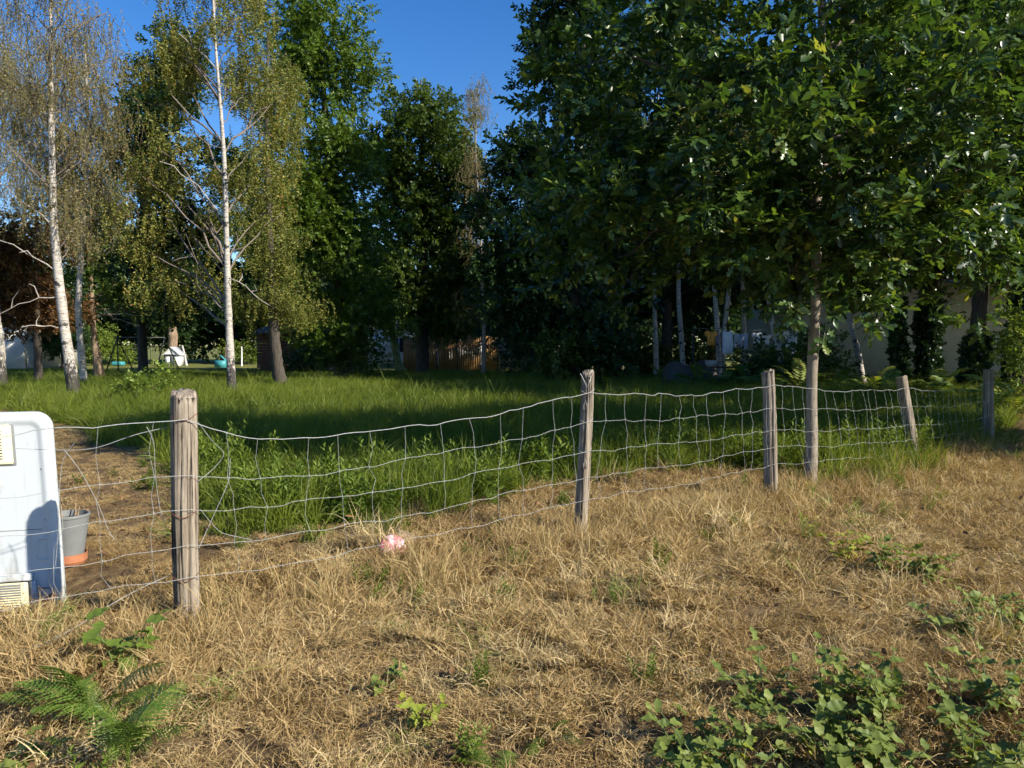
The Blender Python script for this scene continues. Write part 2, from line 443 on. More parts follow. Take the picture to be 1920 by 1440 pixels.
def spray(leaf, n, length, size, twig_r, spread=(35, 80), seed=0, hang=False):
    """a twig with leaves along it, twig along +x (or hanging along -z)"""
    r = np.random.default_rng(seed)
    LV, LF = leaf
    V, F, I = [], [], []
    nv = 0
    def P(u):
        if hang: return np.array([0.10 * length * math.sin(u * 2.2), 0.05 * length * math.sin(u * 3 + seed), -length * u])
        return np.array([length * u, 0.06 * length * math.sin(u * 3 + seed), -0.10 * length * u * u])
    for k in range(n):
        u = (k + 0.6 * r.random()) / n
        u = u ** 0.8 if not hang else u
        p = P(u)
        t = P(min(1, u + 0.03)) - P(u - 0.03); t /= np.linalg.norm(t)
        ang = math.radians(r.uniform(*spread))
        roll = k * 2.4 + r.uniform(-0.5, 0.5)
        if hang:
            a = np.array([math.cos(roll), math.sin(roll), 0]) * math.sin(ang) + t * math.cos(ang)
        else:
            side = np.array([0, math.cos(roll), 0.55 * math.sin(roll)])
            a = t * math.cos(ang) + side * math.sin(ang)
        up = np.array([r.normal(0, .45), r.normal(0, .45), 1.0]) if not hang else r.normal(0, 1, 3)
        R = rot_to(a[None], up[None])[0]
        s = size * r.uniform(0.65, 1.2)
        V.append((LV * s) @ R.T + p); F.append(LF + nv); I.append(np.full(len(LV), k)); nv += len(LV)
    if twig_r:
        us = np.linspace(0, 1, 3)
        TV, TF = tube([P(u) for u in us], twig_r * np.array([1, .75, .3]), 3)
        TFt = np.concatenate([TF[:, [0, 1, 2]], TF[:, [0, 2, 3]]])
        V.append(TV); F.append(TFt + nv); I.append(np.full(len(TV), n)); nv += len(TV)
    return np.concatenate(V), np.concatenate(F), np.concatenate(I), n

def place(templates, pos, R, scale, tint_mu=0.45, tint_sd=0.22, rng=RNG):
    """instance templates at pos with rotations R: joined V, F, tint"""
    n = len(pos)
    which = rng.integers(0, len(templates), n)
    VV, FF, TT = [], [], []
    off = 0
    for k, (TV, TF, TI, nl) in enumerate(templates):
        s = np.where(which == k)[0]
        if not len(s): continue
        V = np.einsum('nij,mj->nmi', R[s] * scale[s, None, None], TV) + pos[s, None]
        F = TF[None] + (np.arange(len(s)) * len(TV))[:, None, None] + off
        base = rng.normal(tint_mu, tint_sd * 0.6, (len(s), 1))
        tl = np.clip(base + rng.normal(0, tint_sd, (len(s), nl + 1)), 0, 1)
        tl[:, nl] = 0.0
        VV.append(V.reshape(-1, 3)); FF.append(F.reshape(-1, 3)); TT.append(tl[:, TI].ravel())
        off += len(s) * len(TV)
    return np.concatenate(VV), np.concatenate(FF), np.concatenate(TT)

LO = leaf_oak_lobed(); LD = leaf_diamond(); LQ = leaf_quad()
SPR_NEAR = [spray(LO, 9, 0.28, 0.155, 0.004, seed=i) for i in range(5)] + [spray(leaf_quad(.5), 11, 0.28, 0.14, 0.0, seed=8 + i) for i in range(4)]
SPR_OAK = [spray(leaf_quad(.62), 12, 0.5, 0.205, 0.0, seed=20 + i) for i in range(6)]
SPR_OAKF = [spray(leaf_quad(.65), 11, 0.8, 0.34, 0.0, seed=40 + i) for i in range(6)]
SPR_BIRCH = [spray(LQ, 17, 0.62, 0.088, 0.0055, (30, 100), seed=60 + i, hang=True) for i in range(6)]
SPR_BARE = [spray(LQ, 12, 0.95, 0.06, 0.006, (30, 100), seed=80 + i, hang=True) for i in range(6)]
SPR_SHRUB = [spray(leaf_quad(.6), 9, 0.35, 0.11, 0.004, seed=90 + i) for i in range(5)]
SPR_IVY = [spray(leaf_quad(.75), 8, 0.2, 0.12, 0.0, (30, 90), seed=110 + i) for i in range(4)]

def sample_ells(ells, n, rng, bias=0.5):
    vol = np.array([e[3] * e[4] * e[5] for e in ells]) ** 0.85
    k = rng.choice(len(ells), n, p=vol / vol.sum())
    d = rng.normal(0, 1, (n, 3)); d /= np.linalg.norm(d, axis=1, keepdims=True)
    r = rng.random(n) ** bias
    E = np.array(ells)[k]
    return E[:, :3] + d * r[:, None] * E[:, 3:6], d

def crown_mesh(name, ells, nclump, rcl, nspray, templates, m, scale=1.0, hang=False, seed=0, tint=(0.45, 0.2), bias=0.5, flat=0.75, axis_xy=None, keep=None):
    """ells in the crown's own frame (trunk base at the origin); returns mesh, clump centres, (pos, R, scale)"""
    rng = np.random.default_rng(seed)
    cc, d = sample_ells(ells, nclump, rng, bias)
    if keep is not None:
        cc = cc[keep(cc)]
    n = len(cc)
    rc = rcl * rng.uniform(0.6, 1.35, n)
    dirs = rng.normal(0, 1, (n, nspray, 3)); dirs /= np.linalg.norm(dirs, axis=2, keepdims=True)
    rr = rng.random((n, nspray)) ** 0.45
    p = cc[:, None] + dirs * (rr * rc[:, None])[..., None] * np.array([1, 1, flat])
    p = p.reshape(-1, 3); dd = dirs.reshape(-1, 3)
    k = len(p)
    if hang:
        yaw = rng.random(k) * 6.283
        ax = np.stack([np.cos(yaw), np.sin(yaw), rng.normal(0, .12, k)], 1)
        R = rot_to(ax, np.stack([rng.normal(0, .42, k), rng.normal(0, .42, k), np.ones(k)], 1))
    else:
        out = p.copy(); out[:, 2] = 0; out /= np.linalg.norm(out, axis=1, keepdims=True) + 1e-6
        ax = dd * 0.9 + out * 0.45 + np.array([0, 0, 0.18]) + rng.normal(0, .35, (k, 3))
        R = rot_to(ax, np.array([0, 0, 1.0]) + rng.normal(0, .3, (k, 3)))
    s = scale * rng.uniform(0.75, 1.2, k)
    return cc, p, R, s, rng

def limb_mesh(name, trunk_pts, trunk_r, targets, m, rng, rbase=0.35, lift=0.55, sides=5, rmin=0.008, sub=0, zmin=0.0):
    """curved limbs from the trunk to each target"""
    mb = MB()
    TP = np.asarray(trunk_pts, float); TR = np.asarray(trunk_r, float)
    for c in targets:
        # start point on the trunk below the target
        h = math.hypot(c[0] - np.interp(c[2], TP[:, 2], TP[:, 0]), c[1] - np.interp(c[2], TP[:, 2], TP[:, 1]))
        z0 = np.clip(c[2] - h * lift - 0.2, max(zmin * (1 + .9 * rng.random()), TP[0, 2] + 0.12 * (TP[-1, 2] - TP[0, 2])), TP[-1, 2] * 0.97)
        s = np.array([np.interp(z0, TP[:, 2], TP[:, 0]), np.interp(z0, TP[:, 2], TP[:, 1]), z0])
        r0 = max(rmin * 1.3, min(np.interp(z0, TP[:, 2], TR) * 0.7, rbase * (0.02 + 0.022 * np.linalg.norm(c - s))))
        mid = (s + c) / 2 + np.array([rng.normal(0, .08), rng.normal(0, .08), 0.12]) * np.linalg.norm(c - s)
        u = np.linspace(0, 1, 7)[:, None]
        P = (1 - u) ** 2 * s + 2 * u * (1 - u) * mid + u ** 2 * c
        P[1:-1] += rng.normal(0, 0.018, (5, 3)) * np.linalg.norm(c - s)
        mb.tube(P, np.linspace(r0, rmin, 7), sides, cap=False)
        for q in range(sub):
            a = P[rng.integers(2, 6)]
            e = a + rng.normal(0, 0.14, 3) * np.linalg.norm(c - s) + np.array([0, 0, 0.12])
            mm = (a + e) / 2 + rng.normal(0, .05, 3)
            mb.tube([a, mm, e], [rmin * 1.6, rmin * 1.2, rmin * 0.5], 3, cap=False)
    return mb.mesh(name, (m,), True)

def trunk_mesh(name, pts, rad, m, sides=12, rough=0.06, seed=0, flare=1.25):
    r = np.random.default_rng(seed)
    P = np.asarray(pts, float); R = np.asarray(rad, float)
    # resample with a smooth spline
    n = max(14, int((P[-1, 2] - P[0, 2]) * 3))
    u0 = np.linspace(0, 1, len(P)); u = np.linspace(0, 1, n)
    Q = np.stack([np.interp(u, u0, P[:, k]) for k in range(3)], 1)
    for _ in range(3):
        Q[1:-1] = (Q[:-2] + 2 * Q[1:-1] + Q[2:]) / 4
    Rr = np.interp(u, u0, R) * (1 + rough * 0.5 * r.normal(0, 1, n))
    Rr *= 1 + (flare - 1) * np.exp(-Q[:, 2] / 0.25)
    V, F = tube(Q, Rr, sides)
    V = V + (V - np.repeat(Q, sides, 0)) * r.normal(0, rough, (len(V), 1))
    return np_mesh(name, V, [F], None, True, (m,)), Q, Rr

def tree(name, label, base, trunk, ells, leaf, cat='tree', group=None, bark='bark', nclump=90, rcl=0.8, nspray=22, templates=None, scale=1.0,
         hang=False, seed=0, tint=(0.45, 0.2), bias=0.5, limbs=45, limb_m=None, extra_limbs=(), flare=1.3, sides=12, rough=0.06, sub=1, lift=0.55, rmin=0.012, keep=None, flat=0.75, zmin=2.0, rbase=0.35):
    """trunk: [(x, y, z, r)] and ells: [(x, y, z, rx, ry, rz)] relative to the base"""
    bx, by = base
    bz = float(gz(bx, by)) - 0.05
    t = thing(name, label, cat, (bx, by, bz), 0, group)
    tp = [p[:3] for p in trunk]; tr = [p[3] for p in trunk]
    me, Q, Rr = trunk_mesh('trunk', tp, tr, M[bark], sides, rough, seed, flare)
    obj('trunk', me, t)
    cc, p, R, s, rng = crown_mesh('crown', ells, nclump, rcl, nspray, templates or SPR_OAK, None, scale, hang, seed, tint, bias, flat, keep=keep)
    V, F, T = place(templates or SPR_OAK, p, R, s, tint[0], tint[1], rng)
    cr = obj('crown', np_mesh('crown', V, [F], {'tint': T}, False, (M[leaf],)), t)
    pick = cc[rng.permutation(len(cc))[:limbs]]
    if extra_limbs:
        for e in extra_limbs:
            obj('branch', limb_mesh('branch', Q, Rr, [np.array(e)], M['branch_pale'], rng, sub=2, lift=.75, rmin=rmin, zmin=zmin, rbase=.33), t)
    targets = list(pick)
    if targets:
        obj('branches', limb_mesh('branches', Q, Rr, targets, limb_m or M['bark' if bark in ('bark_moss',) else bark], rng, rbase=rbase, sub=sub, lift=lift, rmin=rmin, zmin=zmin), t)
    return t, cr, (p, R, s)

def rel(px, py, d, base):
    v = W(px, py, d)
    return (v.x - base[0], v.y - base[1], v.z)

def pe(px, py, d, rx, ry, rz, base):
    """an ellipsoid of foliage at a spot in the photograph, at distance d, radii in metres"""
    v = rel(px, py, d, base)
    return (v[0], v[1], v[2], rx, ry, rz)
# ------------------------------------------------------------------ buildings, walls and fences at the back
M['render_beige'] = plain('beige_render', (0.50, 0.43, 0.29), 0.9, 0, 3, 0.08, bmp=0.15)
M['render_white'] = plain('white_render', (0.72, 0.70, 0.64), 0.9, 0, 3, 0.08, bmp=0.15)
M['block_wall'] = plain('grey_beige_blockwork', (0.36, 0.33, 0.27), 0.95, 0, 4, 0.2, bmp=0.3)
M['tile'] = plain('roof_tile', (0.17, 0.105, 0.08), 0.85, 0, 8, 0.3)
M['window_frame'] = plain('window_frame', (0.6, 0.6, 0.58), 0.5, 0, 8, 0.08, bmp=0)
M['glass'] = plain('window_glass', (0.03, 0.04, 0.05), 0.08, 0, 2, 0.2, bmp=0)
M['shed_wood'] = plain('red_brown_shed_plank', (0.10, 0.042, 0.028), 0.8, 0, 1, 0.4, (3, 30, 30), 0.5)
M['fence_wood'] = plain('orange_brown_fence_board', (0.30, 0.155, 0.045), 0.75, 0, 1, 0.3, (24, 24, 2), 0.4)
M['fence_post'] = plain('dark_fence_post', (0.10, 0.055, 0.03), 0.85, 0, 1, 0.3, (20, 20, 2), 0.4)
M['pale_wood'] = plain('pale_grey_slat', (0.42, 0.41, 0.39), 0.8, 0, 1, 0.25, (20, 20, 2), 0.4)
M['roofing'] = plain('dark_roofing', (0.06, 0.055, 0.05), 0.9, 0, 8, 0.3)
M['white_paint'] = plain('white_paint', (0.76, 0.77, 0.78), 0.5, 0, 5, 0.06, bmp=0)
M['grey_paint'] = plain('dark_grey_paint', (0.07, 0.08, 0.10), 0.55, 0, 5, 0.2, bmp=0)
M['steel_dark'] = plain('dark_green_steel', (0.03, 0.035, 0.03), 0.5, 0.3, 9, 0.3, bmp=0)
M['turquoise'] = plain('turquoise_plastic', (0.045, 0.27, 0.30), 0.5, 0, 4, 0.1, bmp=0)

def house(name, label, px0, px1, d, depth, wall_h, mat_wall, roof_h, windows, door=None):
    x0, x1 = gx(px0, d), gx(px1, d)
    t = thing(name, label, 'building', ((x0 + x1) / 2, d, float(gz((x0 + x1) / 2, d)) - 0.1))
    hw = (x1 - x0) / 2
    # front wall made of strips round the openings
    mb = MB()
    xs = sorted({-hw, hw, *[v for q in windows for v in (q[0], q[1])]})
    for a, b in zip(xs[:-1], xs[1:]):
        op = [q for q in windows if q[0] <= a + 1e-6 and q[1] >= b - 1e-6]
        if op:
            q = op[0]
            mb.box((a, 0, 0), (b, 0.25, q[2])); mb.box((a, 0, q[3]), (b, 0.25, wall_h))
        else:
            mb.box((a, 0, 0), (b, 0.25, wall_h))
    mb.box((-hw, 0.25, 0), (-hw + 0.25, depth, wall_h)); mb.box((hw - 0.25, 0.25, 0), (hw, depth, wall_h)); mb.box((-hw + .25, depth - .25, 0), (hw - .25, depth, wall_h))
    mb.build('wall', mat_wall, t)
    e = 0.45
    rb = MB()
    ym = depth / 2
    rb.add([(-hw - e, -e, wall_h - 0.1), (hw + e, -e, wall_h - 0.1), (hw + e, ym, wall_h + roof_h), (-hw - e, ym, wall_h + roof_h), (-hw - e, depth + e, wall_h - 0.1), (hw + e, depth + e, wall_h - 0.1),
            (-hw - e, -e, wall_h + 0.02), (hw + e, -e, wall_h + 0.02), (hw + e, ym, wall_h + roof_h + .14), (-hw - e, ym, wall_h + roof_h + .14), (-hw - e, depth + e, wall_h + 0.02), (hw + e, depth + e, wall_h + 0.02)],
           [(0, 3, 2, 1), (3, 4, 5, 2), (6, 7, 8, 9), (9, 8, 11, 10), (0, 1, 7, 6), (5, 4, 10, 11)])
    rb.add([(-hw, 0.02, wall_h - .1), (-hw, ym, wall_h + roof_h - .05), (-hw, depth - .02, wall_h - .1), (hw, 0.02, wall_h - .1), (hw, ym, wall_h + roof_h - .05), (hw, depth - .02, wall_h - .1)], [(0, 1, 2), (3, 5, 4)])
    rb.build('roof', M['tile'], t)
    for (a, b, z0, z1) in windows:
        f = MB()
        s = 0.07
        f.box((a, 0.08, z0), (a + s, 0.16, z1)); f.box((b - s, 0.08, z0), (b, 0.16, z1)); f.box((a + s, 0.08, z0), (b - s, 0.16, z0 + s)); f.box((a + s, 0.08, z1 - s), (b - s, 0.16, z1))
        f.box(((a + b) / 2 - .03, .082, z0 + s), ((a + b) / 2 + .03, .158, z1 - s))
        wn = f.build('window', M['window_frame'], t)
        MB().box((a + s, 0.11, z0 + s), (b - s, 0.13, z1 - s)).build('pane', M['glass'], wn)
        MB().box((a - .05, -.06, z0 - .08), (b + .05, .10, z0 - .003)).build('sill', mat_wall, wn)
    return t

house('house', 'pale house behind the wooden board fence, half hidden by trees', 690, 905, 60, 8, 3.2, M['render_white'], 2.2, [(-2.6, -1.5, 1.0, 2.2), (0.9, 2.1, 1.0, 2.3), (3.2, 3.9, 1.0, 2.2)])
house('house', 'white house wall seen at the left edge behind the birches', -190, 46, 49, 7, 3.2, M['render_white'], 2.0, [(-2.4, -1.2, 1.0, 2.2)])
house('garage', 'long beige garage wall behind the ivy covered trunks', 1505, 2150, 33, 9, 4.3, M['render_beige'], 0.5, [(6.0, 7.2, 1.6, 2.6)])

# grey-beige yard wall continuing the board fence
bx = gx(932, 46)
yw = thing('yard_wall', 'low grey-beige yard wall to the right of the board fence', 'wall', (bx, 46, float(gz(bx, 46)) - 0.05))
mb = MB(); mb.box((0, 0, 0), (8.5, 0.2, 1.9)); mb.build('wall', M['block_wall'], yw)
MB().box((-0.05, -0.05, 1.903), (8.55, 0.25, 1.97)).build('coping', M['block_wall'], yw)

# shed of red-brown planks
sx0, sx1 = gx(482, 45), gx(648, 45)
shed = thing('shed', 'red-brown plank shed in deep shade left of the board fence', 'shed', (sx0, 45, float(gz(sx0, 45))))
wS = sx1 - sx0
plank = MB().box((0, -0.02, 0.0), (wS, 0.02, 0.165)).mesh('plank', (M['shed_wood'],))
side = MB().box((-0.02, 0, 0.0), (0.02, 3.0, 0.165)).mesh('side_plank', (M['shed_wood'],))
for k in range(12):
    obj('plank', plank, shed, (0, random.uniform(-.006, .006), 0.05 + k * 0.18))
    obj('plank', side, shed, (0.025, 0.03, 0.05 + k * 0.18)); obj('plank', side, shed, (wS - 0.025, 0.03, 0.05 + k * 0.18))
MB().add([(-.3, -.35, 2.16), (wS + .3, -.35, 2.16), (wS + .3, 3.3, 2.75), (-.3, 3.3, 2.75), (-.3, -.35, 2.26), (wS + .3, -.35, 2.26), (wS + .3, 3.3, 2.85), (-.3, 3.3, 2.85)],
         [(0, 3, 2, 1), (4, 5, 6, 7), (0, 1, 5, 4), (1, 2, 6, 5), (2, 3, 7, 6), (3, 0, 4, 7)]).build('roof', M['roofing'], shed)
MB().box((1.0, -.05, .06), (1.45, -.025, .12)).build('vent', M['white_paint'], shed)

# pale slatted panel leaning on the shed
lp = thing('slatted_panel', 'pale grey slatted panel leaning against the shed', 'panel', (gx(592, 44.3), 44.3, float(gz(gx(592, 44.3), 44.3))), 0.0)
sl = MB().box((-.035, -.012, 0), (.035, .012, 1.15)).mesh('slat', (M['pale_wood'],))
for k in range(7):
    obj('slat', sl, lp, (0.06 + k * 0.16, 0.0, 0.0), (-0.32, random.uniform(-.03, .05) + 0.10, 0))
for z in (0.2, 0.9):
    MB().box((0, .014, z), (1.15, .034, z + .07)).build('rail', M['pale_wood'], lp, rot=(-0.32, 0, 0))

# wooden board fence panels with wavy tops
def board_mesh(h):
    mb = MB(); wv = 0.062
    mb.box((-wv, -.012, 0), (wv, .012, h))
    mb.add([(-wv, -.012, h + .002), (wv, -.012, h + .002), (wv * .6, -.012, h + .05), (-wv * .6, -.012, h + .05), (-wv, .012, h + .002), (wv, .012, h + .002), (wv * .6, .012, h + .05), (-wv * .6, .012, h + .05)],
           [(0, 1, 2, 3), (5, 4, 7, 6), (3, 2, 6, 7), (0, 3, 7, 4), (2, 1, 5, 6)])
    return mb.mesh('board', (M['fence_wood'],))
panels = [(756, 790, 'narrow board fence panel right beside the mossy leaning trunk'), (801, 818, 'short board fence panel next to the dark ivy trunk'),
          (822, 856, 'board fence panel in the middle of the orange-brown row'), (859, 899, 'widest lit board fence panel left of the thin birch'), (903, 931, 'end board fence panel meeting the grey yard wall')]
for (p0, p1, lab) in panels:
    x0, x1 = gx(p0, 46), gx(p1, 46)
    n = max(3, round((x1 - x0) / 0.135))
    t = thing('board_fence', lab, 'fence', (x0, 46, float(gz(x0, 46))), 0, 'orange-brown board fence panels at the back of the meadow')
    for k in range(n):
        u = (k + .5) / n
        h = 1.88 + 0.10 * math.sin(u * math.pi) + 0.02 * random.uniform(-1, 1)
        obj('board', board_mesh(h), t, (u * (x1 - x0), random.uniform(-.004, .004), 0.06))
    for z in (0.4, 1.5):
        MB().box((0, .02, z), (x1 - x0, .06, z + .09)).build('rail', M['fence_post'], t)
    MB().box((x1 - x0 + .005, -.03, 0), (x1 - x0 + .085, .05, 2.0)).build('post', M['fence_post'], t)

# ------------------------------------------------------------------ playground things on the far lawn
sd = 45.0
ss = thing('swing_set', 'dark metal A-frame swing set on the shaded lawn', 'swing set', (gx(215, sd), sd, float(gz(gx(215, sd), sd))))
L = gx(318, sd) - gx(215, sd)
beam = MB(); beam.tube([(0.15, 0, 1.98), (L - .25, 0, 1.98)], .04, 8); beam.build('beam', M['steel_dark'], ss, True)
for (x, dx, dy) in ((0.2, -.25, -.9), (0.2, .45, .9), (L - .25, -.15, -.9), (L - .25, .45, .9), (0.2, 0.0, 0.0)):
    MB().tube([(x, 0, 1.98), (x + dx, dy, 0)], .035, 8).build('leg', M['steel_dark'], ss, True)
for x in (1.0, 1.9):
    s = thing('swing', '', '', (x, 0, 0)); s.parent = ss
    for k in ('label', 'category'):
        if k in s: del s[k]
    MB().box((-.22, -.09, .5), (.22, .09, .53)).build('seat', M['black'], s)
    for e in (-.2, .2): MB().tube([(e, 0, .52), (e, 0, 1.96)], .012, 5).build('rope', M['steel_dark'], s)

pd = 56
ph = thing('playhouse', 'small white playhouse with a pointed gable on the sunny lawn', 'playhouse', (gx(322, pd), pd, float(gz(gx(322, pd), pd))))
mb = MB()
mb.box((-.48, 0, 0), (-.16, .04, .80)); mb.box((.16, 0, 0), (.48, .04, .80)); mb.box((-.16, 0, .62), (.16, .04, .80))
mb.box((-.48, .04, 0), (-.44, 1.0, .80)); mb.box((.44, .04, 0), (.48, 1.0, .80)); mb.box((-.44, .96, 0), (.44, 1.0, .80))
mb.build('wall', M['white_paint'], ph)
MB().add([(-.55, -.02, .86), (.55, -.02, .86), (0, -.02, 1.33), (-.55, .05, .86), (.55, .05, .86), (0, .05, 1.33)], [(0, 1, 2), (3, 5, 4)]).build('gable', M['white_paint'], ph)
MB().add([(-.62, -.1, .84), (0, -.1, 1.40), (.62, -.1, .84), (-.62, 1.1, .84), (0, 1.1, 1.40), (.62, 1.1, .84), (-.62, -.1, .78), (0, -.1, 1.335), (.62, -.1, .78), (-.62, 1.1, .78), (0, 1.1, 1.335), (.62, 1.1, .78)],
         [(0, 1, 4, 3), (1, 2, 5, 4), (6, 9, 10, 7), (7, 10, 11, 8), (0, 6, 7, 1), (1, 7, 8, 2), (3, 4, 10, 9), (4, 5, 11, 10)]).build('roof', M['white_paint'], ph)
MB().box((-.52, -.08, .79), (.52, -.02, .85)).build('fascia', M['grey_paint'], ph)
MB().box((-.155, .03, .02), (.155, .05, .615)).build('door', M['grey_paint'], ph)
tl = bevel_box('toy_slide', (.8, .6, .30), .12, 3, M['turquoise'], None, (gx(222, 55), 55, float(gz(gx(222, 55), 55)) + .2))
tag(tl, 'turquoise plastic toy lying on the lawn behind the swing set', 'toy')
mb = MB(); mb.box((-.35, -.2, 0), (.35, .2, .5)); mb.add([(-.35, -.2, .502), (.35, -.2, .502), (.35, .2, .502), (-.35, .2, .502), (0, -.2, .85), (0, .2, .85)], [(0, 1, 4, 4), (1, 2, 5, 4), (2, 3, 5, 5), (3, 0, 4, 5)])
tq = mb.build('toy_box', M['turquoise'], None, loc=(gx(414, 52), 52, float(gz(gx(414, 52), 52)))); tag(tq, 'small turquoise toy house beside the second birch trunk', 'toy')
for (px, d, h, r, m, lab) in ((424, 53, 1.55, .11, 'bark_warm', 'short brown wooden stake just left of the second birch'), (453, 55, 1.4, .05, 'white_paint', 'thin white stake in front of the yellow-green hedge'),
                              (350, 57, 1.5, .08, 'pale_wood', 'leaning pale stake right of the white playhouse')):
    me, _, _ = trunk_mesh('stake', [(0, 0, -.1), (.02 if px != 350 else -.12, 0, h * .5), (.03 if px != 350 else -.3, 0, h)], [r, r, r * .8], M[m], 8, .04, int(px))
    o = obj('stake', me, None, (gx(px, d), d, float(gz(gx(px, d), d)))); tag(o, lab, 'stake', 'stakes on the lawn')
# dead snag behind the playhouse
me, _, _ = trunk_mesh('tree_stump', [(0, 0, -.1), (.02, 0, 1.2), (.05, 0, 2.4), (.03, 0, 2.9)], [.42, .36, .33, .27], M['bark_warm'], 14, .08, 5)
tag(obj('tree_stump', me, None, (gx(324, 60), 60, float(gz(gx(324, 60), 60)))), 'tall bare brown tree stump behind the white playhouse', 'tree stump')

# ------------------------------------------------------------------ washing line, bench and pile in the shade on the right
M['orange_cloth'] = plain('orange_cloth', (0.75, 0.33, 0.05), 0.85, 0, 12, 0.12)
M['white_cloth'] = plain('white_cloth', (0.75, 0.76, 0.76), 0.85, 0, 12, 0.06)
M['grey_cloth'] = plain('grey_blue_cloth', (0.40, 0.44, 0.48), 0.85, 0, 12, 0.1)
M['tarp'] = plain('brown_tarpaulin', (0.10, 0.075, 0.055), 0.6, 0, 6, 0.35)
ld = 30.0
def cloth(name, label, px0, px1, pt, pb, m, group, sleeves=False, seed=0):
    r = np.random.default_rng(seed)
    a, b = W(px0, pt, ld), W(px1, pt, ld)
    zt = a.z; zb = W(px0, pb, ld).z
    ww = b.x - a.x
    nx_, nz_ = 14, 14
    u, v = np.meshgrid(np.linspace(0, 1, nx_), np.linspace(0, 1, nz_))
    x = u * ww * (1 - .10 * v * np.sin(u * 3))
    z = -v * (zt - zb) - 0.05 * np.sin(u * math.pi) * (1 - v) + 0.03 * v * np.sin(u * 9 + seed)
    y = 0.05 * np.sin(u * 14 + seed) * (0.2 + v) + .03 * np.sin(v * 5 + seed)
    if sleeves:
        k = sstep(.0, .1, v) * (1 - sstep(.3, .45, v))
        x = (x - ww / 2) * (0.62 + 0.42 * k) + ww / 2
    V = np.stack([x, y, z], -1).reshape(-1, 3)
    i = (np.arange(nz_ - 1)[:, None] * nx_ + np.arange(nx_ - 1)[None]).ravel()
    me = np_mesh(name, V, [np.stack([i, i + 1, i + nx_ + 1, i + nx_], 1)], None, True, (m,))
    o = obj(name, me, None, (a.x, ld, zt))
    s = o.modifiers.new('thickness', 'SOLIDIFY'); s.thickness = 0.006
    return tag(o, label, 'laundry', group)
GL = 'laundry on the line between the thin birches'
cl = thing('washing_line', 'thin washing line with laundry between the thin birch trunks', 'washing line', (0, 0, 0))
p0, p1 = W(1300, 615, ld), W(1520, 612, ld)
us = np.linspace(0, 1, 16)
MB().tube([(p0.x + (p1.x - p0.x) * u, ld, p0.z + (p1.z - p0.z) * u - .12 * math.sin(math.pi * u)) for u in us], .006, 5).build('line', M['pale_wood'], cl)
for p in (p0, p1):
    MB().tube([(p.x, ld, 0), (p.x, ld, p.z + .1)], .03, 8).build('pole', M['steel_dark'], cl)
cloth('orange_shirt', 'bright orange shirt hanging on the washing line', 1322, 1345, 620, 648, M['orange_cloth'], GL, True, 1)
cloth('white_towel', 'long white towel hanging right of the orange shirt', 1355, 1374, 620, 664, M['white_cloth'], GL, False, 2)
cloth('grey_towel', 'short grey-blue towel hanging next to the white towel', 1376, 1402, 624, 652, M['grey_cloth'], GL, False, 3)
cloth('white_shirt', 'white shirt on the line just right of the grey-blue towel', 1409, 1428, 623, 646, M['white_cloth'], GL, True, 4)
cloth('white_vest', 'small white vest beside the leaning thin birch', 1429, 1446, 627, 645, M['white_cloth'], GL, True, 5)
cloth('grey_sheet', 'large pale grey sheet at the right end of the washing line', 1456, 1496, 617, 668, M['grey_cloth'], GL, False, 6)
bn = thing('table', 'dark plank table in the shade under the laundry', 'table', (gx(1345, 29.2), 29.2, 0.0))
MB().box((-.95, -.35, .70), (1.0, .35, .75)).build('table_top', M['fence_post'], bn)
for x in (-.8, .85):
    for y in (-.28, .28): MB().box((x - .035, y - .035, 0), (x + .035, y + .035, .698)).build('leg', M['fence_post'], bn)
bas = MB(); pr = [(0, .0), (.17, .0), (.24, .10), (.26, .22), (.25, .23), (.22, .12), (0, .03)]
ang = np.arange(18) / 18 * 2 * math.pi
for k in range(len(pr) - 1):
    r0, z0 = pr[k]; r1, z1 = pr[k + 1]
    Vb = np.concatenate([np.stack([r0 * np.cos(ang), r0 * np.sin(ang), np.full(18, z0)], 1), np.stack([r1 * np.cos(ang), r1 * np.sin(ang), np.full(18, z1)], 1)])
    j = np.arange(18); bas.add(Vb, np.stack([j, (j + 1) % 18, (j + 1) % 18 + 18, j + 18], 1))
o = bas.build('laundry_basin', M['pale_wood'], None, True, (gx(1334, 29.1), 29.05, .755)); tag(o, 'pale oval basin standing on the dark table', 'basin')
# covered pile
r = np.random.default_rng(3)
u, v = np.meshgrid(np.linspace(0, 1, 22), np.linspace(0, 1, 12))
px_ = (u - .5) * 2.3; py_ = (v - .5) * 1.5
pz_ = 1.0 * (1 - (2 * u - 1) ** 6) * (1 - (2 * v - 1) ** 4) * (0.85 + .12 * np.sin(u * 9) + .08 * np.sin(v * 7 + u * 4))
i = (np.arange(11)[:, None] * 22 + np.arange(21)[None]).ravel()
o = obj('covered_pile', np_mesh('covered_pile', np.stack([px_, py_, pz_], -1).reshape(-1, 3), [np.stack([i, i + 1, i + 23, i + 22], 1)], None, True, (M['tarp'],)), None, (gx(1292, 30.5), 30.5, 0.02))
tag(o, 'low pile under a brown tarpaulin between two thin birches', 'tarpaulin')

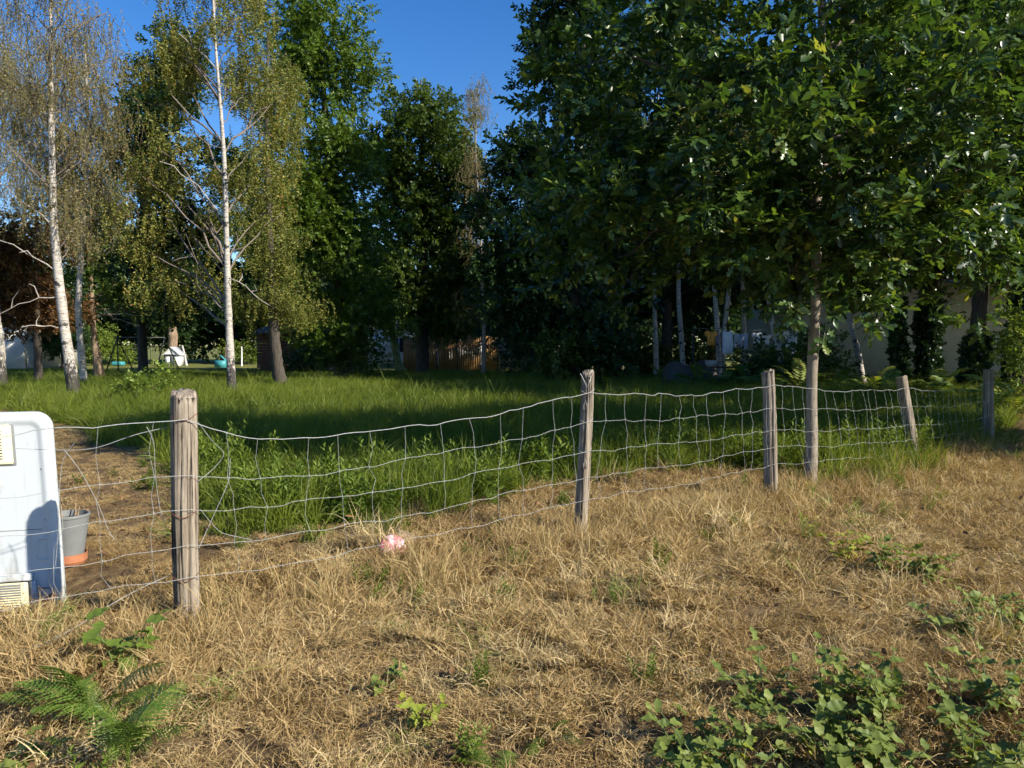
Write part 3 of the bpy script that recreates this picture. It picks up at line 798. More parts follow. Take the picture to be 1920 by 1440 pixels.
# ------------------------------------------------------------------ trees
# young oak by the wire fence
B = (3.34, 8.60)
oak_ells = [(0.0, 0.25, 4.75, 2.7, 2.2, 2.3), (0.3, 0.4, 6.3, 1.7, 1.6, 1.0), (2.0, 2.1, 3.1, 1.5, .8, 1.0), (-1.9, 1.9, 3.3, 1.5, .9, 1.1), (2.5, 1.2, 5.0, 1.5, 1.2, 2.0), (0.2, 1.0, 2.75, 1.5, .8, .75), (-.2, -1.0, 3.9, 1.8, .9, 1.5), (-2.1, .4, 3.2, 1.5, 1.1, .95), (2.1, .6, 3.0, 1.5, 1.0, .9), (0, .5, 2.6, 1.0, .6, .5), (-.15, -.45, 2.85, 1.1, .45, .65), (-.1, -.3, 2.45, .8, .4, .42), (-.1, -.3, 2.45, .8, .4, .42), (.7, .4, 2.5, .8, .5, .42), (-.9, .5, 2.5, .9, .5, .42), (-.1, -.5, 3.4, .9, .4, .6), (-1.0, -.5, 3.0, .9, .5, .6), (1.2, -.2, 2.9, .9, .5, .5), (.9, .1, 3.2, 1.0, .7, .5), (-2.0, .6, 4.6, 1.0, .9, 1.4)]
oak_trunk = [(0, 0, 0, .070), (.02, 0, .6, .063), (-.01, .02, 1.3, .058), (.05, .03, 2.0, .056), (.02, .05, 3.2, .050), (.08, .1, 4.6, .048), (.05, .1, 6.0, .034), (.1, .12, 7.6, .016)]
oak_t, oak_c, _oak_sprays = tree('young_oak', 'young oak with pale straight trunk standing at the wire fence', B, oak_trunk, oak_ells, 'oak_near', bark='bark_young', nclump=345, rcl=.36, nspray=12, templates=SPR_NEAR, seed=11, zmin=2.3, rbase=.22, limb_m=M['twig'],
     tint=(.45, .24), bias=.36, limbs=45, flare=1.1, sides=14, rough=.025, sub=2, rmin=.006, lift=.6)
B2 = (9.1, 11.3)
tree('young_oak', 'oak whose leafy crown hangs in at the right edge beside the last post', B2, [(0, 0, 0, .12), (.05, 0, 1.5, .10), (-.1, .1, 3.5, .08), (0, .1, 5, .05), (.1, 0, 7.0, .02)],
     [(-.2, .3, 5.2, 3.0, 2.2, 2.1), (-1.9, .5, 3.9, 1.5, 1.2, 1.1), (1.6, .6, 4.2, 1.5, 1.2, 1.4)], 'oak_near', bark='bark_young', nclump=170, rcl=.40, nspray=12, templates=SPR_NEAR, zmin=2.4, rbase=.22, limb_m=M['twig'],
     scale=1.1, seed=12, tint=(.42, .2), bias=.45, limbs=50, rough=.03, sub=2, rmin=.006)

# left birches
B = (gx(140, 22), 22.0)
T = [(*rel(x, y, 22, B), r_) for (x, y, r_) in ((140, 757, .17), (128, 660, .142), (112, 540, .122), (101, 430, .105), (97, 300, .088), (95, 170, .068), (95, 60, .045), (96, -60, .05), (98, -160, .02))]
T[0] = (0, 0, -.05, .19)
tree('birch_tree', 'nearest white birch at left with forked top and bare left branches', B, T,
     [pe(80, 60, 22, 1.3, 1.2, 2.4, B), pe(150, 120, 22.3, 1.0, 1.0, 2.6, B), pe(30, 230, 22, .9, 1.0, 2.4, B), pe(180, 240, 22.4, .8, .9, 2.0, B), pe(120, 360, 22.5, 1.2, 1.1, 1.6, B), pe(70, -150, 22, 1.6, 1.5, 2.2, B)], 'birch_leaf_bare',
     bark='birch', nclump=115, rcl=.6, nspray=18, limb_m=M['twig_birch'], templates=SPR_BARE, hang=True, seed=21, limbs=60, rmin=.012, sub=3, lift=.9,
     extra_limbs=[rel(-20, 440, 21.5, B), rel(-30, 320, 21.6, B), rel(0, 585, 21.7, B), rel(40, 610, 21.5, B), rel(55, -40, 22, B), rel(60, 20, 21.9, B)], flare=1.15)
B = (gx(158, 27.5), 27.5)
T = [(*rel(x, y, 27.5, B), r_) for (x, y, r_) in ((158, 732, .13), (150, 640, .11), (146, 570, .10), (152, 480, .09), (160, 350, .08), (165, 220, .06), (160, 100, .03))]; T[0] = (0, 0, -.05, .14)
tree('birch_tree', 'thinner crooked birch close behind the nearest left birch', B, T, [pe(190, 200, 28, 1.3, 1.4, 3.4, B), pe(130, 330, 27.5, 1.2, 1.2, 2.6, B), pe(60, 180, 28, 1.6, 1.2, 3.2, B), pe(210, 380, 28, .9, 1, 2, B)], 'birch_leaf_bare',
     bark='birch_thin', nclump=150, rcl=.6, nspray=20, limb_m=M['twig_birch'], templates=SPR_BARE, hang=True, seed=22, limbs=50, rmin=.012, sub=2, lift=.9)
B = (gx(2, 26), 26.0)
T = [(*rel(x, y, 26, B), r_) for (x, y, r_) in ((2, 738, .17), (0, 650, .15), (-12, 560, .14), (-18, 400, .12), (-20, 200, .09), (-20, 0, .05), (-20, -120, .02))]; T[0] = (0, 0, -.05, .18)
tree('birch_tree', 'white birch trunk cut by the left edge of the view', B, T, [pe(-40, 150, 26, 2.2, 1.6, 4.0, B), pe(20, 330, 26.4, 1.2, 1.2, 2.0, B)], 'birch_leaf_bare',
     bark='birch', nclump=70, rcl=.6, nspray=18, limb_m=M['twig_birch'], templates=SPR_BARE, hang=True, seed=23, limbs=36, rmin=.012, sub=2, lift=.9)
B = (gx(435, 23), 23.0)
T = [(*rel(x, y, 23, B), r_) for (x, y, r_) in ((436, 750, .135), (431, 650, .108), (427, 540, .092), (424, 420, .078), (421, 300, .064), (412, 180, .048), (402, 60, .034), (398, -60, .03), (400, -180, .02))]; T[0] = (0, 0, -.05, .17)
tree('birch_tree', 'straight white birch with black base behind the big fence post', B, T,
     [pe(410, 10, 23.9, 1.7, 1.2, 2.4, B), pe(480, 140, 24, 1.4, 1.2, 2.0, B), pe(325, 120, 23.9, 1.1, 1.1, 2.0, B), pe(345, 300, 24, 1.7, 1.2, 1.8, B), pe(270, 380, 24.2, 1.2, 1.1, 1.5, B), pe(480, 330, 24, 1.1, 1.1, 1.7, B), pe(420, -150, 23.8, 1.5, 1.4, 1.4, B), pe(290, 520, 24.4, 1.1, .9, .9, B), pe(390, 480, 24.4, 1.2, .9, 1.0, B), pe(440, 220, 22.5, .8, .4, 1.6, B), pe(400, 60, 22.6, .8, .4, 1.3, B)],
     'birch_leaf', bark='birch', nclump=165, rcl=.55, nspray=16, limb_m=M['twig_birch'], templates=SPR_BIRCH, hang=True, seed=24, limbs=38, rmin=.012, sub=2, lift=.95, tint=(.42, .24),
     extra_limbs=[rel(300, 300, 22.6, B), rel(335, 60, 22.7, B), rel(505, 570, 22.7, B)], flare=1.15)
# copper-brown tree at far left
B = (gx(72, 31), 31.0)
tree('small_tree', 'low tree with rusty brown leaves and dark trunk at far left', B, [(0, 0, -.05, .16), (-.02, 0, 1.5, .14), (0, 0, 3, .11), (.1, 0, 5.5, .05), (.1, 0, 7, .02)],
     [pe(50, 470, 31, 1.6, 1.5, 1.7, B), pe(30, 570, 31, 1.5, 1.4, 1.2, B), pe(100, 580, 31.5, 1.2, 1.2, 1.0, B), pe(-30, 500, 31, 1.4, 1.4, 1.6, B)], 'copper', bark='bark', nclump=150, rcl=.55, nspray=22, templates=SPR_OAK, scale=.6, seed=25, limbs=40)
B = (gx(186, 33), 33.0)
tree('small_tree', 'small tree with sunlit orange trunk base left of the swing set', B, [(0, 0, -.05, .22), (-.05, 0, .9, .17), (-.2, 0, 1.8, .13), (-.25, 0, 3.4, .10), (-.2, 0, 6, .05), (-.2, 0, 8, .02)],
     [pe(170, 470, 33, 1.3, 1.3, 1.7, B), pe(225, 560, 33.5, 1.5, 1.2, .9, B), pe(160, 380, 33.5, 1.4, 1.2, 1.6, B)], 'oak', bark='bark_warm', nclump=80, rcl=.55, nspray=18, templates=SPR_OAK, scale=.6, seed=26, limbs=36,
     extra_limbs=[rel(270, 590, 32.6, B), rel(262, 610, 33.2, B)], tint=(.5, .25))
# olive / dark trees behind the second birch
B = (gx(268, 40), 40.0)
tree('oak_tree', 'dark oak with ragged top between the two tall birches', B, [(0, 0, -.05, .24), (0, 0, 4, .2), (.2, 0, 9, .12), (.1, 0, 15, .03)],
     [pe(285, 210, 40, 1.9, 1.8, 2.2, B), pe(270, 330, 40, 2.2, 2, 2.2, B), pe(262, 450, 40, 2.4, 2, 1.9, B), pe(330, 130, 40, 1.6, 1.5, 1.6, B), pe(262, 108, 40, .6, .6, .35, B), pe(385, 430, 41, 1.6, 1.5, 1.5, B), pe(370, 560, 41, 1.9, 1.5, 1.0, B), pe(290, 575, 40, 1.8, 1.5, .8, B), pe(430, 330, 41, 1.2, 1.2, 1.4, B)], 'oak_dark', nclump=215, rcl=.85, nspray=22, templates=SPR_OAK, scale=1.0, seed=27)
B = (gx(522, 29), 29.0)
tree('oak_tree', 'dark leaning trunk with olive leaves in front of the shed', B, [(0.1, 0, -.05, .25), (-.05, 0, .9, .21), (-.15, 0, 2.2, .185), (-.25, 0, 5, .14), (-.3, 0, 9, .09), (-.2, 0, 13, .03)],
     [pe(510, 470, 29, 1.6, 1.6, 1.5, B), pe(470, 560, 29, 1.3, 1.2, .9, B), pe(490, 340, 29.5, 1.4, 1.4, 1.6, B), pe(545, 560, 29.5, 1.3, 1.3, .8, B), pe(510, 180, 30, 1.3, 1.3, 2.2, B)], 'birch_leaf', nclump=125, rcl=.6, nspray=17, templates=SPR_BIRCH, hang=True, seed=28, tint=(.3, .2), limbs=40)
B = (gx(640, 34), 34.0)
tree('oak_tree', 'tall bright green oak left of the sky gap', B, [(0, 0, -.05, .34), (-.05, 0, 3, .28), (-.2, 0, 7, .22), (-.6, 0, 12, .12), (-1.0, 0, 18, .03)],
     [pe(600, 20, 34, 2.0, 2.2, 2.2, B), pe(560, 120, 34, 1.6, 2, 2.4, B), pe(660, 130, 34, 1.25, 1.6, 1.9, B), pe(630, 280, 33.5, 2.1, 2.2, 2.2, B), pe(560, 380, 33, 1.8, 2, 1.9, B), pe(640, 440, 33, 2.3, 2.2, 2.0, B), pe(600, 570, 33.5, 2.2, 2, 1.4, B), pe(610, 615, 33, 2.4, 1.8, .8, B), pe(690, 610, 33.5, 1.7, 1.4, .7, B), pe(600, -90, 34, 1.3, 1.6, 1.4, B), pe(690, 560, 34, 1.5, 1.5, 1.2, B)],
     'oak_bright', nclump=320, rcl=.75, nspray=22, templates=SPR_OAK, scale=.8, seed=29, tint=(.45, .22), limbs=60)
B = (gx(792, 40), 40.0)
tree('oak_tree', 'rounded oak in the middle distance below the sky gap', B, [(0, 0, -.05, .34), (0, 0, 3, .28), (.1, 0, 8, .16), (0, 0, 15, .03)],
     [pe(790, 240, 40, 2.0, 2, 1.8, B), pe(750, 320, 40, 1.9, 2, 2.0, B), pe(860, 320, 40, 1.8, 2, 1.8, B), pe(800, 400, 40, 2.6, 2.2, 2.0, B), pe(740, 530, 39.6, 1.8, 2, 1.6, B), pe(735, 420, 40.5, 1.4, 1.4, 1.6, B), pe(890, 420, 40.5, 1.5, 1.4, 1.6, B), pe(860, 520, 39.6, 2.2, 2, 1.7, B), pe(790, 595, 39.6, 2.4, 1.8, .7, B), pe(870, 600, 39.6, 1.6, 1.5, .7, B)],
     'oak', nclump=230, rcl=.8, nspray=26, templates=SPR_OAK, scale=1.0, seed=30, tint=(.5, .22), limbs=50)
B = (gx(748, 43.5), 43.5)
tree('small_tree', 'leaning mossy green trunk before the board fence', B, [(.18, 0, -.05, .30), (-.05, 0, .45, .24), (-.22, 0, 1.3, .19), (-.4, 0, 2.6, .15), (-.6, 0, 5, .1), (-.6, 0, 8, .03)],
     [pe(715, 520, 43.5, 1.8, 1.6, 1.3, B), pe(760, 570, 43, 1.3, 1.3, .8, B)], 'oak', bark='bark_moss', nclump=45, rcl=.7, nspray=18, templates=SPR_OAK, scale=.85, seed=31, limbs=24)
B = (gx(682, 44), 44.0)
tree('small_tree', 'thin orange-lit trunk right of the shed', B, [(0, 0, -.05, .2), (.08, 0, 1.2, .15), (0, 0, 3, .13), (0, 0, 8, .03)], [pe(668, 520, 44, 1.7, 1.5, 1.8, B)], 'oak_dark', bark='bark_warm', nclump=40, rcl=.8, nspray=18, templates=SPR_OAK, scale=.9, seed=32, limbs=20)
B = (gx(907, 37), 37.0)
tree('birch_tree', 'slender sparse birch rising into the sky gap', B, [(0, 0, -.05, .11), (0, 0, 3, .085), (-.15, 0, 7, .06), (-.38, 0, 11, .03), (-.25, 0, 13.6, .010)],
     [pe(893, 180, 37, .75, .8, 1.9, B), pe(892, 300, 37, .9, .9, 1.8, B), pe(895, 430, 37, 1.0, .9, 1.8, B), pe(910, 560, 37, 1.4, 1.2, .8, B)], 'birch_leaf_bare', bark='grey_birch', nclump=60, rcl=.45, nspray=15, limb_m=M['twig_birch'], templates=SPR_BARE, hang=True, seed=33, limbs=50, rmin=.01, sub=2, lift=.9)
# dark oaks, centre right
B = (gx(1075, 29), 29.0)
tree('oak_tree', 'tall dark oak right of the sky gap behind the young oak', B, [(0, 0, -.05, .34), (0, 0, 4, .28), (.2, 0, 9, .18), (.4, 0, 16, .03)],
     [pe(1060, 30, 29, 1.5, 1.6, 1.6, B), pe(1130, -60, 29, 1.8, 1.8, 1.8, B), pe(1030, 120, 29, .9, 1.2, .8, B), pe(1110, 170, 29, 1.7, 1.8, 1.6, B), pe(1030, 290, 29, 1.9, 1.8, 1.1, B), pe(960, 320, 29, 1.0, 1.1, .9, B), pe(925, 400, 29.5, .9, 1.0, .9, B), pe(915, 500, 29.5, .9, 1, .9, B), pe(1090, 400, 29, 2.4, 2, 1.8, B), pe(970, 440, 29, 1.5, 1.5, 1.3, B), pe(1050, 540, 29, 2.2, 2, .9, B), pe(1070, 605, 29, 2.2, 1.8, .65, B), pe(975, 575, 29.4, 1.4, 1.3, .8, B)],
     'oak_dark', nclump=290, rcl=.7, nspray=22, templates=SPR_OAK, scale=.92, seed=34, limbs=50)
B = (gx(1250, 36), 36.0)
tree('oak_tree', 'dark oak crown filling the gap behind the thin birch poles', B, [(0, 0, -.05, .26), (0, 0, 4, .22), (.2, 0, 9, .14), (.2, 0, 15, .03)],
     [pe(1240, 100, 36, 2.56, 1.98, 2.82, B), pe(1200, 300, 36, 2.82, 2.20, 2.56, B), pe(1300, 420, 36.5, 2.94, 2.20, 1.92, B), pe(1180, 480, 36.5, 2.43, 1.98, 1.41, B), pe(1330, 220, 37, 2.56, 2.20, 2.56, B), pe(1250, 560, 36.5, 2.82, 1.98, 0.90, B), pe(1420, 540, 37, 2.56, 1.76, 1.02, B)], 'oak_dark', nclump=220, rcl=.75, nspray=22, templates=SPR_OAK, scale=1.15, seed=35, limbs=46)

# ivy-clad oaks on the right
def ivy_on(t, pts, rad, h, seed):
    r = np.random.default_rng(seed)
    n = 900
    z = r.random(n) * h
    P = np.asarray(pts)
    x = np.interp(z, P[:, 2], P[:, 0]); y = np.interp(z, P[:, 2], P[:, 1]); rr = np.interp(z, P[:, 2], rad) * r.uniform(.95, 1.35, n)
    a = r.random(n) * 6.283
    pos = np.stack([x + rr * np.cos(a), y + rr * np.sin(a), z], 1)
    out = np.stack([np.cos(a), np.sin(a), np.full(n, .1)], 1)
    up = np.stack([np.zeros(n), np.zeros(n), np.ones(n)], 1) + r.normal(0, .5, (n, 3))
    R = rot_to(up, out)
    V, F, T_ = place(SPR_IVY, pos, R, r.uniform(.8, 1.3, n), .35, .25, r)
    o = obj('ivy', np_mesh('ivy', V, [F], {'tint': T_}, False, (M['ivy'],)), t)
ivy_specs = [(1690, 25, .16, -.35, 'leaning dark ivy trunk nearest the tilted fence post', 41), (1738, 25.5, .28, .05, 'thickest ivy wrapped trunk in the middle of the right group', 42), (1828, 23.5, .26, .12, 'ivy based oak trunk with bare brown upper stem', 43), (1905, 23, .24, .15, 'ivy trunk at the right edge behind the last post', 44)]
ivy_crowns = []
for (px, d, r0, lean, lab, seed) in ivy_specs:
    B = (gx(px, d), d)
    T = [(0, 0, -.05, r0), (lean * .3, 0, 1.5, r0 * .88), (lean, 0, 4, r0 * .75), (lean * 1.2, 0, 8, r0 * .5), (lean, 0, 13, .04)]
    t, _, _ = tree('ivy_oak', lab, B, T, [(lean, 0, 6.3, 2.6, 2.4, 2.0), (lean + .8, .5, 9.5, 2.8, 2.6, 2.4), (lean - 1, 0, 8, 2, 2, 2), (lean, -.6, 4.5, 1.8, 1.5, .8), (lean, 0, 12.5, 2, 2, 1.4)], 'oak', group='ivy clad oaks on the right',
         nclump=150, rcl=.85, nspray=24, templates=SPR_OAK, scale=.95, seed=seed, tint=(.4, .22), limbs=36)
    if seed in (43, 44):
        for ch in t.children:
            if ch.name.startswith('crown'):
                ch.data = ivy_crowns[seed - 43]; ch.rotation_euler.z = 2.2
    else:
        ivy_crowns.append([ch for ch in t.children if ch.name.startswith('crown')][0].data)
    ivy_on(t, [p[:3] for p in T], [p[3] for p in T], 3.0 if seed != 43 else 1.7, seed)

# thin birch poles
poles = [(1232, 33, [(1232, 700), (1229, 620), (1227, 560), (1228, 400)], 'leftmost thin birch pole of the row behind the fence'),
         (1283, 32, [(1283, 700), (1277, 620), (1272, 555), (1275, 400)], 'second thin birch pole beside the tarpaulin pile'),
         (1350, 31, [(1350, 695), (1346, 620), (1340, 540), (1330, 380)], 'pale birch stem left of the white towel'),
         (1354, 31.2, [(1354, 695), (1357, 620), (1366, 550), (1378, 400)], 'birch stem leaning right from the same spot as the pale one'),
         (1397, 34, [(1397, 700), (1396, 620), (1393, 565), (1392, 400)], 'bright thin birch pole between the towels'),
         (1478, 28, [(1478, 712), (1462, 660), (1450, 620), (1430, 480)], 'thin birch leaning left beside the grey sheet'),
         (1622, 27, [(1622, 708), (1608, 650), (1596, 610), (1580, 500)], 'thin birch leaning before the beige wall')]
for k, (px, d, pp, lab) in enumerate(poles):
    B = (gx(px, d), d)
    T = [(*rel(x, y, d, B), r_) for (x, y), r_ in zip(pp, (.115, .105, .095, .07))]
    T[0] = (0, 0, -.05, .12)
    last = T[-1]; T.append((last[0] + .1, 0, last[2] + 5, .02))
    tree('birch_tree', lab, B, T, [(T[-2][0], 0, T[-2][2] + 2.5, 1.3, 1.3, 2.6), (T[-2][0] + .3, .2, T[-2][2] + .3, 1.2, 1.2, 1.2)], 'birch_leaf', bark='birch_thin', group='thin birch poles behind the wire fence',
         limb_m=M['twig_birch'], nclump=30, rcl=.6, nspray=15, templates=SPR_BIRCH, hang=True, seed=50 + k, limbs=16, tint=(.4, .22), rough=.04, sides=9)

# oaks standing just outside the right edge, whose shade falls across the meadow
for k, (x, y, h, lab) in enumerate([(12.2, 10.2, 8.6, 'smaller oak outside the right edge beside the verge'), (15.0, 16.5, 12, 'large oak outside the right edge, nearest to the verge'), (21.5, 27.5, 15, 'large oak outside the right edge by the garage'), (28.0, 28.5, 13, 'large oak outside the right edge in front of the garage end'), (12.5, 34, 14, 'oak rising behind the garage wall')]):
    src = bpy.data.objects.get('shade_oak')
    if src is None:
        shade_src, _, _ = tree('shade_oak', lab, (x, y), [(0, 0, -.05, .36), (0, 0, 4, .3), (.2, 0, 8, .18), (.2, 0, 12, .03)], [(0, 0, 6.5, 3.4, 3.4, 2.4), (.6, 0, 9.8, 3.0, 3.0, 2.4), (-1.6, .4, 5.2, 2, 2, 1.3)], 'oak', nclump=150, rcl=.9, nspray=24, templates=SPR_OAKF, scale=.8, seed=70, limbs=40, group='oaks along the right boundary'); shade_src.scale = (.78, .78, h / 12)
    else:
        c = src.copy(); C.objects.link(c); c.location = (x, y, float(gz(x, y))); c.rotation_euler.z = k * 1.9; c.scale = (1, 1, h / 12); c['label'] = lab
        for ch in list(src.children):
            q = ch.copy(); C.objects.link(q); q.parent = c

# backdrop oaks filling the gaps low between the trunks
fills = [(-45, 52, .8, 'dim oak low behind the left birches'), (120, 50, .62, 'low dark oak behind the crooked birch'), (330, 63, .95, 'dark oak behind the tall bare stump'), (420, 66, 1.0, 'dark oak behind the straight white birch'), (515, 63, 1.2, 'dark oak directly behind the shed'), (600, 64, 1.25, 'dark oak behind the right end of the shed'),
         (668, 66, 1.2, 'dark oak behind the mossy leaning trunk'), (965, 51, .95, 'dark oak above the yard wall'), (1040, 48, 1.1, 'dark oak behind the bare leaning stems'), (1140, 50, 1.2, 'dark oak behind the second fence post'), (1240, 47, 1.2, 'dark oak behind the leftmost birch pole'),
         (1335, 49, 1.2, 'dark oak behind the laundry'), (1440, 50, 1.2, 'dark oak left of the garage'), (215, 66, 1.0, 'dark oak far behind the swing set'), (20, 64, 1.0, 'dark oak behind the white house at left'), (835, 56, .85, 'dark oak over the board fence beside the house')]
for k, (px, d, sc_, lab) in enumerate(fills):
    x = gx(px, d)
    if k == 0:
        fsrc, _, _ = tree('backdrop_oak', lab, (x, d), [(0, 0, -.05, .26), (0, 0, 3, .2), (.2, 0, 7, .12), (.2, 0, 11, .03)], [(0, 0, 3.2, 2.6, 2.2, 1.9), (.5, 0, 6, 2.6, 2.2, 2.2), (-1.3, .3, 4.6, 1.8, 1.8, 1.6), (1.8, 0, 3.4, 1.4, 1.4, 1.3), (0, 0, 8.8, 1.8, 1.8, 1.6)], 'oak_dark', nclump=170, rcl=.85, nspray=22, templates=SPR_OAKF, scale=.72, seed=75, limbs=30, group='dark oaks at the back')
        fsrc.scale = (sc_,) * 3
    else:
        c = fsrc.copy(); C.objects.link(c); c.location = (x, d, float(gz(x, d))); c.rotation_euler.z = k * 2.1; c.scale = (sc_ * (1 + .1 * math.sin(k * 3)),) * 2 + (sc_ * (1 + .12 * math.cos(k * 5)),); c['label'] = lab
        for ch in list(fsrc.children):
            q = ch.copy(); C.objects.link(q); q.parent = c

# woodland far behind (reads as one mass)
r = np.random.default_rng(90)
pos = []
for k in range(230):
    x = r.uniform(-60, 62); y = r.uniform(66, 78)
    top = 8.5 + 2.5 * math.sin(x * .21) + 1.5 * math.sin(x * .57 + 2) + r.normal(0, .8)
    if -8 < x < 2: top *= .75
    z = r.random() ** .8 * top
    c = np.array([x, y, z]); d_ = r.normal(0, 1, (22, 3)); d_ /= np.linalg.norm(d_, axis=1, keepdims=True)
    pos.append(c + d_ * r.random((22, 1)) ** .5 * 1.5)
pos = np.concatenate(pos); k = len(pos)
ax = r.normal(0, 1, (k, 3)); R = rot_to(ax, np.array([0, 0, 1.0]) + r.normal(0, .3, (k, 3)))
V, F, T_ = place(SPR_OAKF, pos, R, r.uniform(1.2, 1.8, k), .4, .22, r)
tag(obj('woods', np_mesh('woods', V, [F], {'tint': T_}, False, (M['oak'],))), 'dark belt of woodland behind the gardens', kind='stuff')

# hedges and shrubs
def shrub(name, label, base, ells, leaf, seed, nclump=26, rcl=.35, nspray=16, scale=1.0, group=None, cat='shrub', stems=7, templates=None, stem_m='twig'):
    bz = float(gz(*base)) - .03
    t = thing(name, label, cat, (base[0], base[1], bz), 0, group)
    cc, p, R, s, rng = crown_mesh('foliage', ells, nclump, rcl, nspray, None, None, scale, False, seed)
    V, F, T_ = place(templates or SPR_SHRUB, p, R, s, .45, .22, rng)
    obj('foliage', np_mesh('foliage', V, [F], {'tint': T_}, False, (M[leaf],)), t)
    mb = MB()
    for c in cc[:stems]:
        b0 = np.array([rng.normal(0, .08), rng.normal(0, .08), 0]); m_ = (b0 + c) / 2 + rng.normal(0, .08, 3)
        mb.tube([b0, m_, c], [.022, .014, .006], 5, cap=False)
    mb.build('stems', M[stem_m], t, True)
    return t
shrub('hedge', 'sunlit yellow-green hedge beyond the second birch', (gx(455, 61), 61), [(-1.2, 0, .8, 1.0, .6, .9), (0, 0, .9, 1.1, .6, .9), (1.1, 0, .8, 1.0, .6, .9)], 'hedge', 101, 36, .35, 18, 1.2)
shrub('hedge', 'bright green shrub at the lawn edge left of the swing set', (gx(190, 58), 58), [(0, 0, 1.6, 2.0, 1.0, 1.6), (1.4, 0, 1.0, 1.2, .8, 1.0)], 'hedge', 102, 42, .5, 18, 1.4)
shrub('bush', 'low light green bush growing in the grass left of the big post', (gx(270, 19.5), 19.5), [(0, 0, .55, .45, .35, .4), (.5, .1, .75, .35, .3, .3), (-.35, 0, .4, .35, .3, .25)], 'hedge', 103, 24, .2, 9, .75)
for k, (px, d, hx, hh, lab) in enumerate([(985, 41, 1.3, 1.6, 'dark shrub growing against the grey yard wall'), (1070, 40, 1.6, 1.9, 'large dark shrub right of the yard wall'), (1150, 37, 1.6, 2.0, 'dark evergreen shrub in front of the first birch pole'),
                                        (1205, 36, 1.3, 1.5, 'dark shrub touching the leftmost birch pole'), (1425, 29, .9, 1.1, 'dark shrub under the white shirt'), (1260, 38, 1.6, 2.2, 'dark bush behind the tarpaulin pile'), (1180, 43, 2.2, 3.0, 'tall dark bush deep in the shade behind the second post'), (1050, 28.3, 1.2, 1.7, 'dark shrub hiding the foot of the tall dark oak'), (1115, 28.6, 1.1, 1.9, 'upright dark shrub just above the second fence post'),
                                        (655, 33, 1.3, 1.7, 'dark shrub at the foot of the bright green oak'), (575, 42, 1.5, 1.6, 'dark shrub beside the slatted panel'), (1510, 26, 1.1, 1.6, 'dark shrub just behind the young oak trunk'), (980, 38, 1.4, 2.2, 'dark shrub beside the thin sparse birch')]):
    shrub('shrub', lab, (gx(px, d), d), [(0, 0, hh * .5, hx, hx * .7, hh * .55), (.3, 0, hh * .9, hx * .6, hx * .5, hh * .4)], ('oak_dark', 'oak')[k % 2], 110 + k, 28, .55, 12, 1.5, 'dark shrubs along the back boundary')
shrub('bush', 'bright green leafy branch mass at the right edge', (gx(1915, 21), 21), [(0, 0, 1.6, .8, .8, 1.2)], 'hedge', 120, 26, .4, 14, 1.0)
# bare leaning stems near the yard wall
for k, (a, b, d, lab) in enumerate([((990, 700), (930, 610), 40, 'bare stem leaning left in front of the yard wall'), ((1020, 705), (960, 610), 39.5, 'longer bare stem leaning left beside the yard wall'), ((1062, 690), (1048, 560), 39, 'upright bare stem in the dark shrubs')]):
    p, q = W(*a, d), W(*b, d)
    o = MB().tube([(0, 0, -.3), ((q.x - p.x) * .45, .1, (q.z - p.z) * .5), (q.x - p.x, .2, q.z - p.z)], [.05, .04, .02], 7).build('bare_stem', M['bark'], None, True, (p.x, p.y, p.z))
    tag(o, lab, 'stem', 'bare stems by the yard wall')
# ------------------------------------------------------------------ grass: tuft templates scattered as one mass each
def blade_tuft(n, h, wd, spread, curl, seed, tint_mu, tint_sd, segs=4, base_r=0.06, tangle=0.0):
    r = np.random.default_rng(seed)
    V, F, T = [], [], []
    nv = 0
    for k in range(n):
        a = r.random() * 6.283; rad = base_r * math.sqrt(r.random())
        p = np.array([rad * math.cos(a), rad * math.sin(a), -0.02])
        hh = h * r.uniform(.45, 1.15)
        yaw = r.random() * 6.283
        el = math.radians(90 - abs(r.normal(0, spread)))
        ww = wd * r.uniform(.6, 1.3)
        tv = np.clip(r.normal(tint_mu, tint_sd), 0, .999)
        step = hh / segs
        pts = [p.copy()]; dirs = []
        bend = math.radians(abs(r.normal(0, curl))) / segs
        for s in range(segs):
            yaw += r.normal(0, tangle)
            d = np.array([math.cos(el) * math.cos(yaw), math.cos(el) * math.sin(yaw), math.sin(el)])
            p = p + d * step
            if p[2] < 0.006: p[2] = 0.006 + .01 * r.random()
            pts.append(p.copy()); dirs.append(d)
            el -= bend * (0.6 + 0.8 * s / segs) * 1.2
        dirs.append(dirs[-1])
        fa = r.random() * 6.283
        for s in range(segs):
            side = np.cross(dirs[s], [math.cos(fa), math.sin(fa), .35]); side /= np.linalg.norm(side) + 1e-9
            f = 1 - (s / segs) ** 1.8 * .75
            V += [pts[s] - side * ww * f / 2, pts[s] + side * ww * f / 2]
        V.append(pts[segs])
        for s in range(segs - 1):
            b = nv + 2 * s
            F += [(b, b + 1, b + 3), (b, b + 3, b + 2)]
        b = nv + 2 * (segs - 1); F.append((b, b + 1, b + 2))
        nv += 2 * segs + 1
        T += [tv] * (2 * segs + 1)
    return np.array(V), np.array(F), np.array(T)

def coll_of(name, tufts, m):
    c = bpy.data.collections.new(name)
    for k, (V, F, T) in enumerate(tufts):
        o = bpy.data.objects.new(f'{name}_{k:02d}', np_mesh(name, V, [F], {'tint': T}, False, (m,)))
        c.objects.link(o)
    return c

